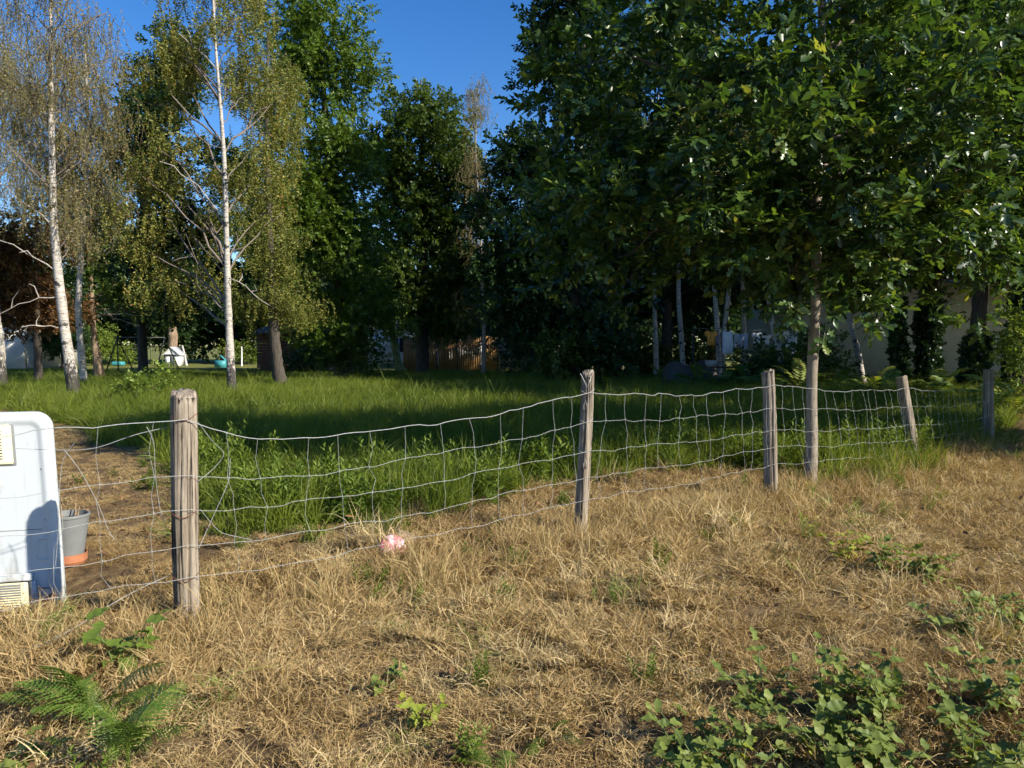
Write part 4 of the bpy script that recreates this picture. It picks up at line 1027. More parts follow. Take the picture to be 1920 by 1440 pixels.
def scatter(name, label, P, rot, scl, idx, tint, coll):
    me = bpy.data.meshes.new(name)
    me.vertices.add(len(P)); me.vertices.foreach_set('co', np.asarray(P, np.float32).ravel())
    for nm, ty, a in (('rot', 'FLOAT_VECTOR', rot), ('scl', 'FLOAT_VECTOR', scl), ('idx', 'INT', idx), ('itint', 'FLOAT', tint)):
        at = me.attributes.new(nm, ty, 'POINT')
        at.data.foreach_set('vector' if ty == 'FLOAT_VECTOR' else 'value', np.asarray(a, np.int32 if ty == 'INT' else np.float32).ravel())
    o = obj(name, me); tag(o, label, kind='stuff')
    ng = bpy.data.node_groups.new(name + '_scatter', 'GeometryNodeTree')
    ng.interface.new_socket('Geometry', in_out='INPUT', socket_type='NodeSocketGeometry')
    ng.interface.new_socket('Geometry', in_out='OUTPUT', socket_type='NodeSocketGeometry')
    gi = ng.nodes.new('NodeGroupInput'); go = ng.nodes.new('NodeGroupOutput')
    ip = ng.nodes.new('GeometryNodeInstanceOnPoints'); ci = ng.nodes.new('GeometryNodeCollectionInfo')
    ci.inputs['Collection'].default_value = coll
    ci.inputs['Separate Children'].default_value = True; ci.inputs['Reset Children'].default_value = True
    def na(nm, ty):
        n = ng.nodes.new('GeometryNodeInputNamedAttribute'); n.data_type = ty; n.inputs['Name'].default_value = nm
        return n.outputs['Attribute']
    L = ng.links.new
    L(gi.outputs[0], ip.inputs['Points']); L(ci.outputs[0], ip.inputs['Instance'])
    ip.inputs['Pick Instance'].default_value = True
    L(na('idx', 'INT'), ip.inputs['Instance Index'])
    e2r = ng.nodes.new('FunctionNodeEulerToRotation'); L(na('rot', 'FLOAT_VECTOR'), e2r.inputs[0])
    L(e2r.outputs[0], ip.inputs['Rotation']); L(na('scl', 'FLOAT_VECTOR'), ip.inputs['Scale'])
    L(ip.outputs[0], go.inputs[0])
    md = o.modifiers.new('scatter', 'NODES'); md.node_group = ng
    return o

def in_view(x, y, margin=0.6):
    lim = 960 / F_PX * y + margin + 0.05 * y
    return np.abs(x) < lim

def grid_pts(dens, y0, y1, rng, margin=0.8):
    """random points in the strip of ground the camera can see, with density falling as given"""
    area_x = (960 / F_PX * 1.06) * y1 + margin
    n = int(2 * area_x * (y1 - y0) * dens)
    x = rng.uniform(-area_x, area_x, n); y = rng.uniform(y0, y1, n)
    k = in_view(x, y, margin)
    return x[k], y[k]

NT = 14
DRY_T = [blade_tuft(64, .22, .0048, 34, 105, 200 + i, .52, .2, 5, .10, .35) for i in range(NT)] + [blade_tuft(60, .13, .0055, 58, 60, 230 + i, .45, .2, 4, .13, .5) for i in range(NT)] + [blade_tuft(26, .42, .0042, 17, 60, 260 + i, .6, .16, 5, .07, .15) for i in range(8)]
def dry_patch(seed, n=14, rad=.22):
    # a hand's breadth of matted grass made of many tufts
    r = np.random.default_rng(seed); V, F, T = [], [], []; nv = 0
    for k in range(n):
        q = r.random(); j = r.integers(0, NT) if q < .36 else (r.integers(NT, 2 * NT) if q < .965 else r.integers(2 * NT, 2 * NT + 8))
        tv, tf, tt = DRY_T[j]
        a = r.random() * 6.283; c, s_ = math.cos(a), math.sin(a); sc_ = r.uniform(.7, 1.2)
        R = np.array([[c, -s_, 0], [s_, c, 0], [0, 0, 1]])
        tx, ty = r.normal(0, .16, 2); R = R @ np.array([[1, 0, tx], [0, 1, ty], [-tx, -ty, 1]])
        rr = rad * math.sqrt(r.random()); b_ = r.random() * 6.283
        v = (tv * [sc_, sc_, sc_ * r.uniform(.75, 1.25)]) @ R.T + [rr * math.cos(b_), rr * math.sin(b_), 0]
        v[:, 2] = np.maximum(v[:, 2], -.02)
        V.append(v); F.append(tf + nv); T.append(np.clip(tt + (.6 if r.random() < .05 else r.normal(0, .16)), 0, 1)); nv += len(v)
    return np.concatenate(V), np.concatenate(F), np.concatenate(T)
NP_ = 14
dry_c = coll_of('dry_grass_tuft', DRY_T + [dry_patch(280 + i) for i in range(NP_)], M['dry'])
rng = np.random.default_rng(300)
PP = []
for (y0, y1, dens) in ((1.9, 4.2, 11.5), (4.2, 6.5, 8.5), (6.5, 9.5, 65), (9.5, 14, 34), (14, 22, 16)):
    x, y = grid_pts(dens, y0, y1, rng)
    if y0 < 6:      # near rows on a jittered grid so that the mat closes
        st = .245 if y0 < 4 else .285
        x, y = np.meshgrid(np.arange(-5.2, 5.2, st), np.arange(y0, y1, st)); x = x + (np.arange(x.shape[0]) % 2 * st / 2)[:, None]
        x = (x + rng.uniform(-.4, .4, x.shape) * st).ravel(); y = (y + rng.uniform(-.4, .4, y.shape) * st).ravel()
        kv = in_view(x, y, .8); x, y = x[kv], y[kv]
    gfac = green_amount(x, y)
    keep = rng.random(len(x)) > gfac * .97
    # worn track: shorter
    PP.append(np.stack([x[keep], y[keep], np.full(keep.sum(), y0)], 1))
PP = np.concatenate(PP); x, y = PP[:, 0], PP[:, 1]; n = len(x)
track = sstep(.6, 1.6, y - (4.30 + (x + 1.824) * .73)) * (x < -1.2) + (x > 6.8) * sstep(9, 10, y) * .4
track = np.clip(track, 0, 1)
dens_n = wob(x, y, 1.35, .4)
kind = rng.random(n)
idx = np.where(kind < .36 - .3 * track, rng.integers(0, NT, n), np.where(kind < .965 + .03 * track, rng.integers(NT, 2 * NT, n), rng.integers(2 * NT, 2 * NT + 8, n)))
far = np.interp(y, [3, 8, 14, 22], [.95, 1.15, 1.5, 2.0])
s = far * rng.uniform(.7, 1.2, n) * (1 - .35 * track)
hs_ = s * (0.62 + .36 * dens_n) * (1 - .45 * track)
idx = np.where(y < 6.5, rng.integers(2 * NT + 8, 2 * NT + 8 + NP_, n), idx)
# clear the bare mould of grass under the appliance and keep the verge dip thinner
scl = np.stack([s, s, np.clip(hs_, .3, 2)], 1)
rot = np.stack([rng.normal(0, .16, n), rng.normal(0, .16, n), rng.random(n) * 6.283], 1)
tint = np.clip(.25 + .16 * wob(x, y, .8, 2.2) + .10 * wob(x, y, 3.3, 1) + rng.normal(0, .07, n), .0, .48)
greenish = rng.random(n) < (.06 + .16 * (wob(x, y, .9, 4) > .45))
tint = np.where(greenish, .55, tint)
hide = (x > -4.0) & (x < -2.80) & (y > 4.92 + (x + 3.1) * .27) & (y < 5.35 + (x + 3.1) * .27)
k = ~hide
# a taller fringe of dry grass along the fence line
fl = np.random.default_rng(305)
fx, fy = [], []
LINE = [(-4.25, 2.65), (-1.824, 4.30), (.555, 6.10), (2.61, 7.73), (5.28, 10.1), (7.76, 12.54)]
for a_, b_ in zip(LINE[:-1], LINE[1:]):
    q = fl.random(170)
    fx.append(a_[0] + (b_[0] - a_[0]) * q + fl.normal(.10, .17, 170)); fy.append(a_[1] + (b_[1] - a_[1]) * q - fl.normal(.16, .17, 170))
fx, fy = np.concatenate(fx), np.concatenate(fy); kk = ~((fx > 3.1) & (fl.random(len(fx)) < .55)); fx, fy = fx[kk], fy[kk]; m_ = len(fx)
hide = np.concatenate([hide, np.zeros(m_, bool)]); x = np.concatenate([x, fx]); y = np.concatenate([y, fy])
idx = np.concatenate([idx, np.where(fl.random(m_) < .35, fl.integers(2 * NT, 2 * NT + 8, m_), fl.integers(0, NT, m_))])
fs = fl.uniform(.75, 1.2, m_); scl = np.concatenate([scl, np.stack([fs, fs, fs * fl.uniform(.55, 1.05, m_)], 1)])
rot = np.concatenate([rot, np.stack([fl.normal(0, .15, m_), fl.normal(0, .15, m_), fl.random(m_) * 6.28], 1)])
tint = np.concatenate([tint, np.clip(fl.normal(.3, .08, m_), .05, .48)]); k = ~hide
scatter('dry_grass', 'dry straw coloured grass tangle on the verge and along the track', np.stack([x, y, gz(x, y)], 1)[k], rot[k], scl[k], idx[k], tint[k], dry_c)

NG = 12
def weed_tuft(seed):
    """an upright leafy stem clump"""
    r = np.random.default_rng(seed)
    LV, LF = leaf_diamond(.26)
    V, F, T = [], [], []; nv = 0
    for sN in range(5):
        a = r.random() * 6.283; b0 = np.array([.05 * math.cos(a), .05 * math.sin(a), 0]); lean = r.normal(0, .12, 2); h = r.uniform(.28, .48)
        for k in range(22):
            u = (k + 1) / 22
            p = b0 + np.array([lean[0] * u, lean[1] * u, h * u])
            yaw = k * 2.4; el = math.radians(20 + 35 * u)
            ax = np.array([[math.cos(el) * math.cos(yaw), math.cos(el) * math.sin(yaw), math.sin(el)]])
            R = rot_to(ax, np.array([[r.normal(0, .2), r.normal(0, .2), 1.0]]))[0]
            sz = .13 * (1 - .45 * u) * r.uniform(.7, 1.2)
            V.append((LV * sz) @ R.T + p); F.append(LF + nv); T.append(np.full(len(LV), np.clip(r.normal(.35 + .35 * u, .12), 0, .999))); nv += len(LV)
    return np.concatenate(V), np.concatenate(F), np.concatenate(T)
grass_c = coll_of('meadow_grass_tuft', [blade_tuft(46, .40, .0085, 24, 75, 400 + i, .5, .2, 4, .10, .12) for i in range(NG)] +
                  [blade_tuft(40, .24, .009, 38, 60, 430 + i, .45, .2, 4, .13, .2) for i in range(NG)] +
                  [blade_tuft(16, .62, .0065, 12, 45, 460 + i, .62, .2, 4, .07, .05) for i in range(6)], M['grass'])
rng = np.random.default_rng(310)
PP = []
for (y0, y1, dens) in ((6, 10, 70), (10, 16, 38), (16, 25, 17), (25, 36, 8), (36, 47, 4.5)):
    x, y = grid_pts(dens, y0, y1, rng)
    gfac = green_amount(x, y)
    keep = rng.random(len(x)) < gfac * 1.05
    PP.append(np.stack([x[keep], y[keep]], 1))
PP = np.concatenate(PP); x, y = PP[:, 0], PP[:, 1]; n = len(x)
kind = rng.random(n)
idx = np.where(kind < .55, rng.integers(0, NG, n), np.where(kind < .90, rng.integers(NG, 2 * NG, n), rng.integers(2 * NG, 2 * NG + 6, n)))
far = np.interp(y, [6, 12, 22, 34, 46], [.95, 1.15, 1.5, 2.1, 2.6])
s = far * rng.uniform(.7, 1.25, n)
hgt = np.interp(y, [6, 20, 34, 42, 47], [1.0, 1.0, .62, .3, .16]) / np.interp(y, [6, 12, 22, 34, 46], [1, 1.05, 1.25, 1.6, 1.9])
hgt = hgt * (0.95 + .4 * wob(x, y, .7, 3.1))
scl = np.stack([s, s, np.clip(s * hgt, .15, 2)], 1)
rot = np.stack([rng.normal(0, .12, n), rng.normal(0, .12, n), rng.random(n) * 6.283], 1)
tint = np.clip(.25 + .19 * wob(x, y, .55, 1.2) + .10 * wob(x, y, 2.7, 1) + rng.normal(0, .07, n), .0, .5)
scatter('meadow_grass', 'tall green meadow grass behind the wire fence', np.stack([x, y, gz(x, y)], 1), rot, scl, idx, tint, grass_c)

weed_c = coll_of('meadow_weed_tuft', [weed_tuft(500 + i) for i in range(8)], M['weed'])
rng = np.random.default_rng(320)
x = rng.uniform(-4.0, 9, 2600); y = rng.uniform(6.3, 14, 2600)
e = np.interp(x, EX, EY)
pr = np.exp(-((y - e - .7) / 1.0) ** 2) * np.clip(.55 + .8 * wob(x, y, 1.1, 5), 0, 1) * .8
k = (rng.random(2600) < pr) & (y - e > -.1); x, y = x[k], y[k]; n = len(x)
s = rng.uniform(.7, 1.25, n)
scatter('meadow_weeds', 'leafy green weeds along the near edge of the meadow', np.stack([x, y, gz(x, y)], 1), np.stack([rng.normal(0, .1, n), rng.normal(0, .1, n), rng.random(n) * 6.28], 1), np.stack([s, s, s], 1), rng.integers(0, 8, n), np.clip(rng.normal(.25, .1, n), 0, .5), weed_c)
# ------------------------------------------------------------------ wire fence
POSTS = [  # x, y, radius, height, lean x, lean y, label
    (-4.25, 2.65, .075, 1.25, .00, .02, 'fence post beyond the left edge that ends the wire fence'),
    (-1.824, 4.30, .064, 1.335, -.015, .0, 'thick nearest grey fence post with deep vertical cracks'),
    (0.555, 6.10, .047, 1.335, .035, .01, 'second fence post from the left with a wire loop at its top'),
    (2.61, 7.73, .060, 1.28, -.05, .02, 'third fence post just left of the young oak trunk'),
    (5.28, 10.10, .068, 1.13, -.17, .03, 'tilted fence post leaning left right of the young oak'),
    (7.76, 12.54, .074, 1.16, .0, .02, 'farthest fence post at the right end of the wire fence')]
def post_mesh(r0, h, lx, ly, seed, cracks):
    r = np.random.default_rng(seed)
    S, K = 64, 40
    ang = np.arange(S) / S * 2 * math.pi
    z = np.concatenate([np.linspace(-.15, h - .03, K - 3), [h - .018, h - .006, h]])
    shape = 1 + .05 * np.cos(2 * ang + r.random() * 6) + .035 * np.cos(3 * ang + r.random() * 6) + .02 * np.cos(7 * ang + r.random() * 6)
    V = np.zeros((K, S, 3))
    for k in range(K):
        rr = r0 * shape * (1 + .03 * math.sin(z[k] * 4 + seed) + .012 * r.normal(0, 1, S)) * (1.06 - .06 * z[k] / h)
        for (a0, dep, wid, z0, z1) in cracks:
            if z0 <= z[k] <= z1:
                aa = a0 + .10 * math.sin(z[k] * 5 + a0 * 3)
                da = (ang - aa + math.pi) % (2 * math.pi) - math.pi
                rr = rr - dep * np.exp(-(da / wid) ** 2) * min(1, (z[k] - z0) * 6 + .2, (z1 - z[k]) * 6 + .3)
        rr = rr + .0022 * np.sin(ang * 23 + 2 * np.sin(z[k] * 3))
        if k == K - 2: rr = rr * .97
        if k == K - 1: rr = rr * .90
        bow = .012 * math.sin(z[k] / h * 3 + seed)
        V[k, :, 0] = rr * np.cos(ang) + lx * max(0, z[k]) / h + bow
        V[k, :, 1] = rr * np.sin(ang) + ly * max(0, z[k]) / h
        V[k, :, 2] = z[k] + (.018 * np.cos(ang + seed) + .007 * r.normal(0, 1, S) if k >= K - 3 else 0)
    i = (np.arange(K - 1)[:, None] * S + np.arange(S)[None]); j = np.arange(S)
    F = np.stack([i, np.arange(K - 1)[:, None] * S + (j + 1) % S, np.arange(1, K)[:, None] * S + (j + 1) % S, i + S], -1).reshape(-1, 4)
    Vf = V.reshape(-1, 3)
    top = (K - 1) * S + j
    Vf = np.concatenate([Vf, [Vf[top].mean(0) - [0, 0, .006]]])
    return np_mesh('post', Vf, [F, np.stack([top, np.roll(top, -1), np.full(S, len(Vf) - 1)], 1)], None, True, (M['post'],))
BZ = [float(gz(p[0], p[1])) for p in POSTS]
for k, (x, y, r0, h, lx, ly, lab) in enumerate(POSTS):
    cr = [(-2.30, .030, .15, -.2, 2), (-.80, .026, .12, -.2, .95), (-1.45, .014, .10, .2, 1.15)] if k == 1 else [(-2.6 + .4 * k, .016, .09, -.2, 2), (-1.2 + .2 * k, .012, .07, .1, 1.0), (-.4, .010, .06, -.2, 2)]
    t = thing('fence_post', lab, 'fence post', (x, y, BZ[k]), 0, 'weathered posts of the wire fence')
    obj('post', post_mesh(r0, h, lx, ly, 600 + k, cr), t)
    if k in (1, 2):   # twisted tie wires round the post
        for zz in ((1.20, .66, .30) if k == 1 else (1.19, .96, .72)):
            a = np.linspace(0, 2 * math.pi, 26)
            rr = r0 * 1.13
            MB().tube(np.stack([rr * np.cos(a) + lx * zz / h + .012 * math.sin(zz / h * 3 + 600 + k), rr * np.sin(a) + ly * zz / h, zz + .018 * np.sin(a * 2 + k)], 1), .0022, 5, cap=False).build('tie_wire', M['rust'] if k == 1 else M['wire'], t, True)
    if k == 2:
        MB().tube([(-.02, -.045, 1.33), (.01, -.058, 1.27), (.03, -.06, 1.22), (.05, -.054, 1.26), (.065, -.045, 1.31)], .0028, 5).build('wire_loop', M['wire'], t, True)
        for zz in (1.08, .62):
            MB().tube([(.008, -.052, zz - .035), (.006, -.061, zz), (.02, -.063, zz + .04), (.032, -.060, zz), (.030, -.052, zz - .035)], .003, 5).build('staple', M['wire'], t, True)

LV_ = [[1.10, .84, .66, .46, .30, .14], [1.19, .88, .69, .49, .31, .15], [1.18, .95, .72, .51, .33, .16], [1.15, .92, .70, .53, .36, .18], [.99, .75, .51, .32, .17, .06], [.99, .70, .44, .27, .13, .04]]
SAG = [[.02, .03, .03, .03, .02, .01], [.15, .09, .06, .045, .035, .02], [.055, .03, .02, .02, .02, .015], [.05, .03, .03, .02, .02, .01], [.085, .05, .04, .03, .02, .01]]
SLANT = [.02, -.03, .02, .09, .06]
wf = thing('wire_fence', 'sagging galvanised sheep wire strung along the weathered posts', 'wire fence', (0, 0, 0))
wr = np.random.default_rng(640)
def att(k, lev, sgn=1):
    x, y, r0, h, lx, ly, _ = POSTS[k]
    z = LV_[k][lev]
    dx, dy = .56, -.83
    return np.array([x + lx * z / h + dx * (r0 + .012), y + ly * z / h + dy * (r0 + .012), z + BZ[k]])
for k in range(5):
    span = []
    length = math.hypot(POSTS[k + 1][0] - POSTS[k][0], POSTS[k + 1][1] - POSTS[k][1])
    for lev in range(5):
        a, b = att(k, lev), att(k + 1, lev)
        n = 46
        u = np.linspace(0, 1, n)
        P = a + (b - a) * u[:, None]
        prof = 4 * u * (1 - u) if k != 1 else (1 - np.exp(-u * 9)) * (1 - u ** 2.2) * 1.25
        P[:, 2] -= SAG[k][lev] * prof
        ph = wr.random(4) * 6
        env = np.minimum(1, np.minimum(u, 1 - u) * 12)
        P[:, 2] += env * (.006 * np.sin(u * 46 + ph[0]) + .009 * np.sin(u * 13 + ph[1]) + .003 * wr.normal(0, 1, n))
        off = env * (.010 * np.sin(u * 9 + ph[2]) + .005 * np.sin(u * 31 + ph[3]))
        P[:, 0] += .56 * off; P[:, 1] -= .83 * off
        span.append(P)
        MB().tube(P, (.0024 if lev == 0 else .0015), 5, cap=False).build('horizontal_wire', M['wire'], wf, True)
    nv_ = int(length / .235)
    dirv = np.array([POSTS[k + 1][0] - POSTS[k][0], POSTS[k + 1][1] - POSTS[k][1], 0]) / length
    for q in range(nv_):
        u0 = (q + .75 + wr.normal(0, .10)) / (nv_ + .5)
        if u0 > .985 or u0 < .03: continue
        pts = []
        drift = 0
        last = 5 if wr.random() > .2 else 4
        for lev in range(last):
            uu = np.clip(u0 + (SLANT[k] * (LV_[k][0] - LV_[k][lev]) * (-1 if k == 1 else 1) + drift) / length, .01, .99)
            p = np.array([np.interp(uu, np.linspace(0, 1, 46), span[lev][:, c]) for c in range(3)])
            if pts:
                m_ = (pts[-1] + p) / 2 + dirv * wr.normal(0, .013) + np.array([.56, -.83, 0]) * wr.normal(0, .006)
                pts.append(m_)
            pts.append(p + np.array([.56, -.83, 0]) * .003)
            drift += wr.normal(0, .022)
        if len(pts) > 2:
            pp_, rr_ = [], []
            for q_, p_ in enumerate(pts):
                if q_ % 2 == 0 and 0 < q_ < len(pts) - 1:
                    t_ = (pts[q_ + 1] - pts[q_ - 1]); t_ = t_ / np.linalg.norm(t_) * .012
                    pp_ += [p_ - t_, p_ - t_ * .5, p_ + t_ * .5, p_ + t_]; rr_ += [.0012, .0028, .0028, .0012]
                else:
                    pp_.append(p_); rr_.append(.0012)
            MB().tube(pp_, rr_, 4, cap=False).build('vertical_wire', M['wire'], wf, True)
# loose strands hanging round the nearest post
strands = [[(370, 790, 4.42), (400, 830, 4.5), (425, 850, 4.55), (400, 880, 4.5), (368, 905, 4.42)], [(318, 800, 4.32), (250, 815, 4.2), (180, 842, 4.1), (120, 845, 4.05), (-30, 838, 3.9)],
           [(120, 843, 4.05), (150, 880, 4.06), (185, 945, 4.1), (205, 1000, 4.12), (216, 1012, 4.12)], [(140, 830, 4.06), (118, 858, 4.06), (112, 900, 4.06), (110, 990, 4.05), (104, 1060, 4.05)],
           [(370, 1060, 4.42), (300, 1085, 4.25), (220, 1125, 4.05), (130, 1185, 3.85), (20, 1235, 3.65)], [(275, 800, 4.24), (290, 830, 4.25), (290, 885, 4.26), (300, 960, 4.28), (312, 990, 4.3)],
           [(372, 1030, 4.42), (392, 985, 4.5), (415, 935, 4.55), (430, 900, 4.6), (432, 860, 4.62)], [(375, 955, 4.42), (400, 985, 4.48), (415, 1000, 4.5), (470, 1012, 4.6)]]
for s_ in strands:
    P = np.array([W(*q) for q in s_]); u0 = np.linspace(0, 1, len(P)); u = np.linspace(0, 1, 22)
    Q = np.stack([np.interp(u, u0, P[:, c]) for c in range(3)], 1)
    for _ in range(4): Q[1:-1] = (Q[:-2] + 2 * Q[1:-1] + Q[2:]) / 4
    MB().tube(Q, .0016, 5, cap=False).build('loose_wire', M['wire'], wf, True)

# ------------------------------------------------------------------ old white appliance behind the fence
AX, AY = -2.905, 4.95
ap = thing('appliance', 'old white plastic appliance with cream vent grilles at the left edge', 'appliance', (AX, AY, float(gz(AX, AY)) - .03), math.radians(15))
AH, AWd = 1.32, .95
def rr_outline(x0, x1, z0, z1, rt, rb, n=8):
    pts = []
    for (cx_, cz_, r_, a0) in ((x1 - rt, z1 - rt, rt, 0), (x0 + rt, z1 - rt, rt, 90), (x0 + rb, z0 + rb, rb, 180), (x1 - rb, z0 + rb, rb, 270)):
        for k in range(n + 1):
            a = math.radians(a0 + 90 * k / n); pts.append((cx_ + r_ * math.cos(a), cz_ + r_ * math.sin(a)))
    return np.array(pts)
def loft(name, layers, m, parent, shear=0.0, smooth=True):
    V, F = [], []
    n = len(layers[0][1])
    for (y, o_) in layers:
        V.append(np.stack([o_[:, 0] - shear * o_[:, 1], np.full(n, y), o_[:, 1]], 1))
    for k in range(len(layers) - 1):
        j = np.arange(n)
        F.append(np.stack([k * n + j, k * n + (j + 1) % n, (k + 1) * n + (j + 1) % n, (k + 1) * n + j], 1))
    Vc = np.concatenate(V)
    me = np_mesh(name, Vc, F + [np.arange(n)[None, ::-1], (np.arange(n) + (len(layers) - 1) * n)[None]], None, smooth, (m,))
    return obj(name, me, parent)
SH = .042
def ol(i): return rr_outline(-AWd + i, -i, i * .5, AH - i, max(.012, .10 - i * .6), .02)
body = loft('body', [(.30, ol(.16)), (.24, ol(.13)), (.12, ol(.075)), (.075, ol(.02)), (.055, ol(.002)), (.030, ol(.004)), (.012, ol(.014)), (.003, ol(.030)), (.0, ol(.050)), (.002, ol(.068)), (.010, ol(.080)), (.012, ol(.095)), (.0115, ol(.12))], M['white_plastic'], ap, SH)
def patch(name, x0, x1, z0, z1, y0, y1, m, parent, rad=.012):
    return loft(name, [(y1, rr_outline(x0, x1, z0, z1, rad, rad, 3)), (y0 + .003, rr_outline(x0, x1, z0, z1, rad, rad, 3)), (y0, rr_outline(x0 + .003, x1 - .003, z0 + .003, z1 - .003, rad, rad, 3))], m, parent, SH, False)
patch('vent_recess', -.62, -.215, .975, 1.255, .0085, .03, M['grey_plastic'], ap)
vg = patch('vent_grille', -.61, -.231, .988, 1.240, -.002, .02, M['cream_plastic'], ap)
for q in range(11):
    z_ = 1.020 + q * .0175
    patch('slot', -.58, -.285, z_, z_ + .0085, -.0045, .012, M['black'], vg, .003)
kn = MB()
for (r0_, y0_, r1_, y1_) in ((.034, .011, .034, .004), (.034, .004, .028, .0), (.028, .0, .020, .006), (.020, .006, .0, .008)):
    j = np.arange(24); a = j / 24 * 2 * math.pi
    V0 = np.stack([-.35 - SH * .865 + r0_ * np.cos(a), np.full(24, y0_), .865 + r0_ * np.sin(a)], 1); V1 = np.stack([-.35 - SH * .865 + r1_ * np.cos(a), np.full(24, y1_), .865 + r1_ * np.sin(a)], 1)
    kn.add(np.concatenate([V0, V1]), np.stack([j, (j + 1) % 24, (j + 1) % 24 + 24, j + 24], 1))
kn.build('knob', M['white_plastic'], ap, True)
v2 = patch('lower_vent', -.62, -.205, .06, .225, -.002, .02, M['cream_plastic'], ap)
for q in range(9):
    patch('slot', -.59, -.245, .075 + q * .0155, .0815 + q * .0165, -.0045, .012, M['grey_plastic'], v2, .002)
patch('trim_bar', -.66, -.17, .235, .282, -.016, .02, M['white_plastic'], ap, .008)
patch('trim_bar', -.185, -.155, .04, .23, -.012, .02, M['white_plastic'], ap, .008)
ho = rr_outline(-.135, -.022, .36, .50, .03, .03, 6)
hp = np.stack([ho[:, 0] - SH * ho[:, 1], np.full(len(ho), .008), ho[:, 1]], 1)
MB().tube(np.concatenate([hp, hp[:1]]), .006, 6, cap=False).build('handle_rim', M['white_plastic'], ap, True)
for z_ in (.10, .17):
    MB().box((-.17, .0085, z_), (-.03, .018, z_ + .008)).build('groove', M['grey_plastic'], ap)
for (x_, z_) in ((-.075, .62), (-.075, .30), (-.075, .95), (-.20, 1.27)):
    MB().tube([(x_ - SH * z_, .0125, z_), (x_ - SH * z_, .007, z_)], .007, 10).build('screw', M['grey_plastic'], ap)
MB().tube([(-.60 - SH * .56, .0105, .56), (-.10 - SH * .56, .0105, .56)], .0022, 6).build('seam', M['grey_plastic'], ap)
# rusty scrap and dry leaves lying against its foot
for k, (px, py, d, rz, sx_) in enumerate([(60, 1150, 4.35, .6, .16), (88, 1125, 4.42, -.4, .14), (45, 1165, 4.25, .1, .12)]):
    wh = ('longest one', 'right one', 'lowest one')[k]
    p = W(px, py, d)
    me = MB().add([(-sx_ / 2, 0, 0), (0, -.02, .012), (sx_ / 2, .01, .004), (sx_ * .1, .035, .02), (-sx_ / 3, .03, .0), (-sx_ / 2, 0, -.006), (0, -.02, .004), (sx_ / 2, .01, -.004), (sx_ * .1, .035, .012), (-sx_ / 3, .03, -.008)],
                  [(0, 1, 3, 4), (1, 2, 3, 3), (5, 9, 8, 6), (6, 8, 7, 7), (0, 5, 6, 1), (1, 6, 7, 2), (2, 7, 8, 3), (3, 8, 9, 4), (4, 9, 5, 0)]).mesh('dead_leaf', (M['rust'],))
    o = obj('dead_leaf', me, None, p, (.3, -.35, rz)); tag(o, 'curled dark dead leaf at the foot of the white appliance, ' + wh, 'dead leaf', 'dead leaves by the appliance')

# ------------------------------------------------------------------ grey pot with dead stalks
GXp, GYp = gx(118, 5.6), 5.6
pot = thing('plant_pot', 'grey tapered plant pot with dead stalks in an orange saucer', 'plant pot', (GXp, GYp, float(gz(GXp, GYp))))
def lathe(name, prof, m, parent, n=32, loc=None):
    mb = MB(); j = np.arange(n); a = j / n * 2 * math.pi
    for k in range(len(prof) - 1):
        (r0_, z0_), (r1_, z1_) = prof[k], prof[k + 1]
        mb.add(np.concatenate([np.stack([r0_ * np.cos(a), r0_ * np.sin(a), np.full(n, z0_)], 1), np.stack([r1_ * np.cos(a), r1_ * np.sin(a), np.full(n, z1_)], 1)]), np.stack([j, (j + 1) % n, (j + 1) % n + n, j + n], 1))
    return mb.build(name, m, parent, True, loc)
lathe('pot', [(.10, .075), (.118, .075), (.165, .385), (.172, .388), (.174, .40), (.172, .41), (.160, .41), (.155, .36)], M['grey_plastic'], pot)
lathe('saucer', [(.0, .0), (.125, .0), (.142, .03), (.146, .088), (.138, .09), (.130, .04), (.0, .035)], M['terracotta'], pot)
pot.scale = (.86, .86, .90)
lathe('soil', [(.158, .35), (.08, .365), (.0, .36)], M['bark'], pot)
st = np.random.default_rng(660)
for q in range(12):
    a = st.random() * 6.28; h = st.uniform(.08, .22); b0 = np.array([.09 * math.cos(a), .09 * math.sin(a), .36])
    e = b0 + np.array([.10 * math.cos(a + .6), .10 * math.sin(a + .6), h])
    MB().tube([b0, (b0 + e) / 2 + [0, 0, .04], e, e + [.03 * math.cos(a), .02, -.03]], [.005, .004, .003, .002], 5).build('dead_stalk', M['stem_dry'], pot, True)

# ------------------------------------------------------------------ pink ball
mP, tP, bP = new_mat('pink_white_plastic')
atn = tP.nodes.new('ShaderNodeAttribute'); atn.attribute_name = 'stripe'
fP = noise_fac(tP, 22, 5)
adm = tP.nodes.new('ShaderNodeMath'); adm.operation = 'MULTIPLY_ADD'; adm.inputs[1].default_value = .5; tP.links.new(fP, adm.inputs[0]); tP.links.new(atn.outputs['Fac'], adm.inputs[2])
tP.links.new(ramp(tP, adm.outputs[0], [(.62, .22, .25), (.76, .40, .43), (.82, .66, .66)], [.3, .6, 1.0]), bP.inputs['Base Color']); bP.inputs['Roughness'].default_value = .5
n1, n2 = 40, 22
th, ph_ = np.meshgrid(np.arange(n1) / n1 * 2 * math.pi, np.linspace(.02, math.pi - .02, n2))
g8 = np.abs(np.cos(th * 4))
rb_ = 1 - .045 * (1 - g8) ** 3 * np.sin(ph_)
X = rb_ * np.sin(ph_) * np.cos(th); Y = rb_ * np.sin(ph_) * np.sin(th); Z = rb_ * np.cos(ph_)
Vb = np.stack([X * .105, Y * .098, Z * .06], -1).reshape(-1, 3)
Vb[:, 2] -= .022 * np.exp(-((Vb[:, 0] - .02) ** 2 + (Vb[:, 1] + .03) ** 2) / .0012) * (Vb[:, 2] > 0)
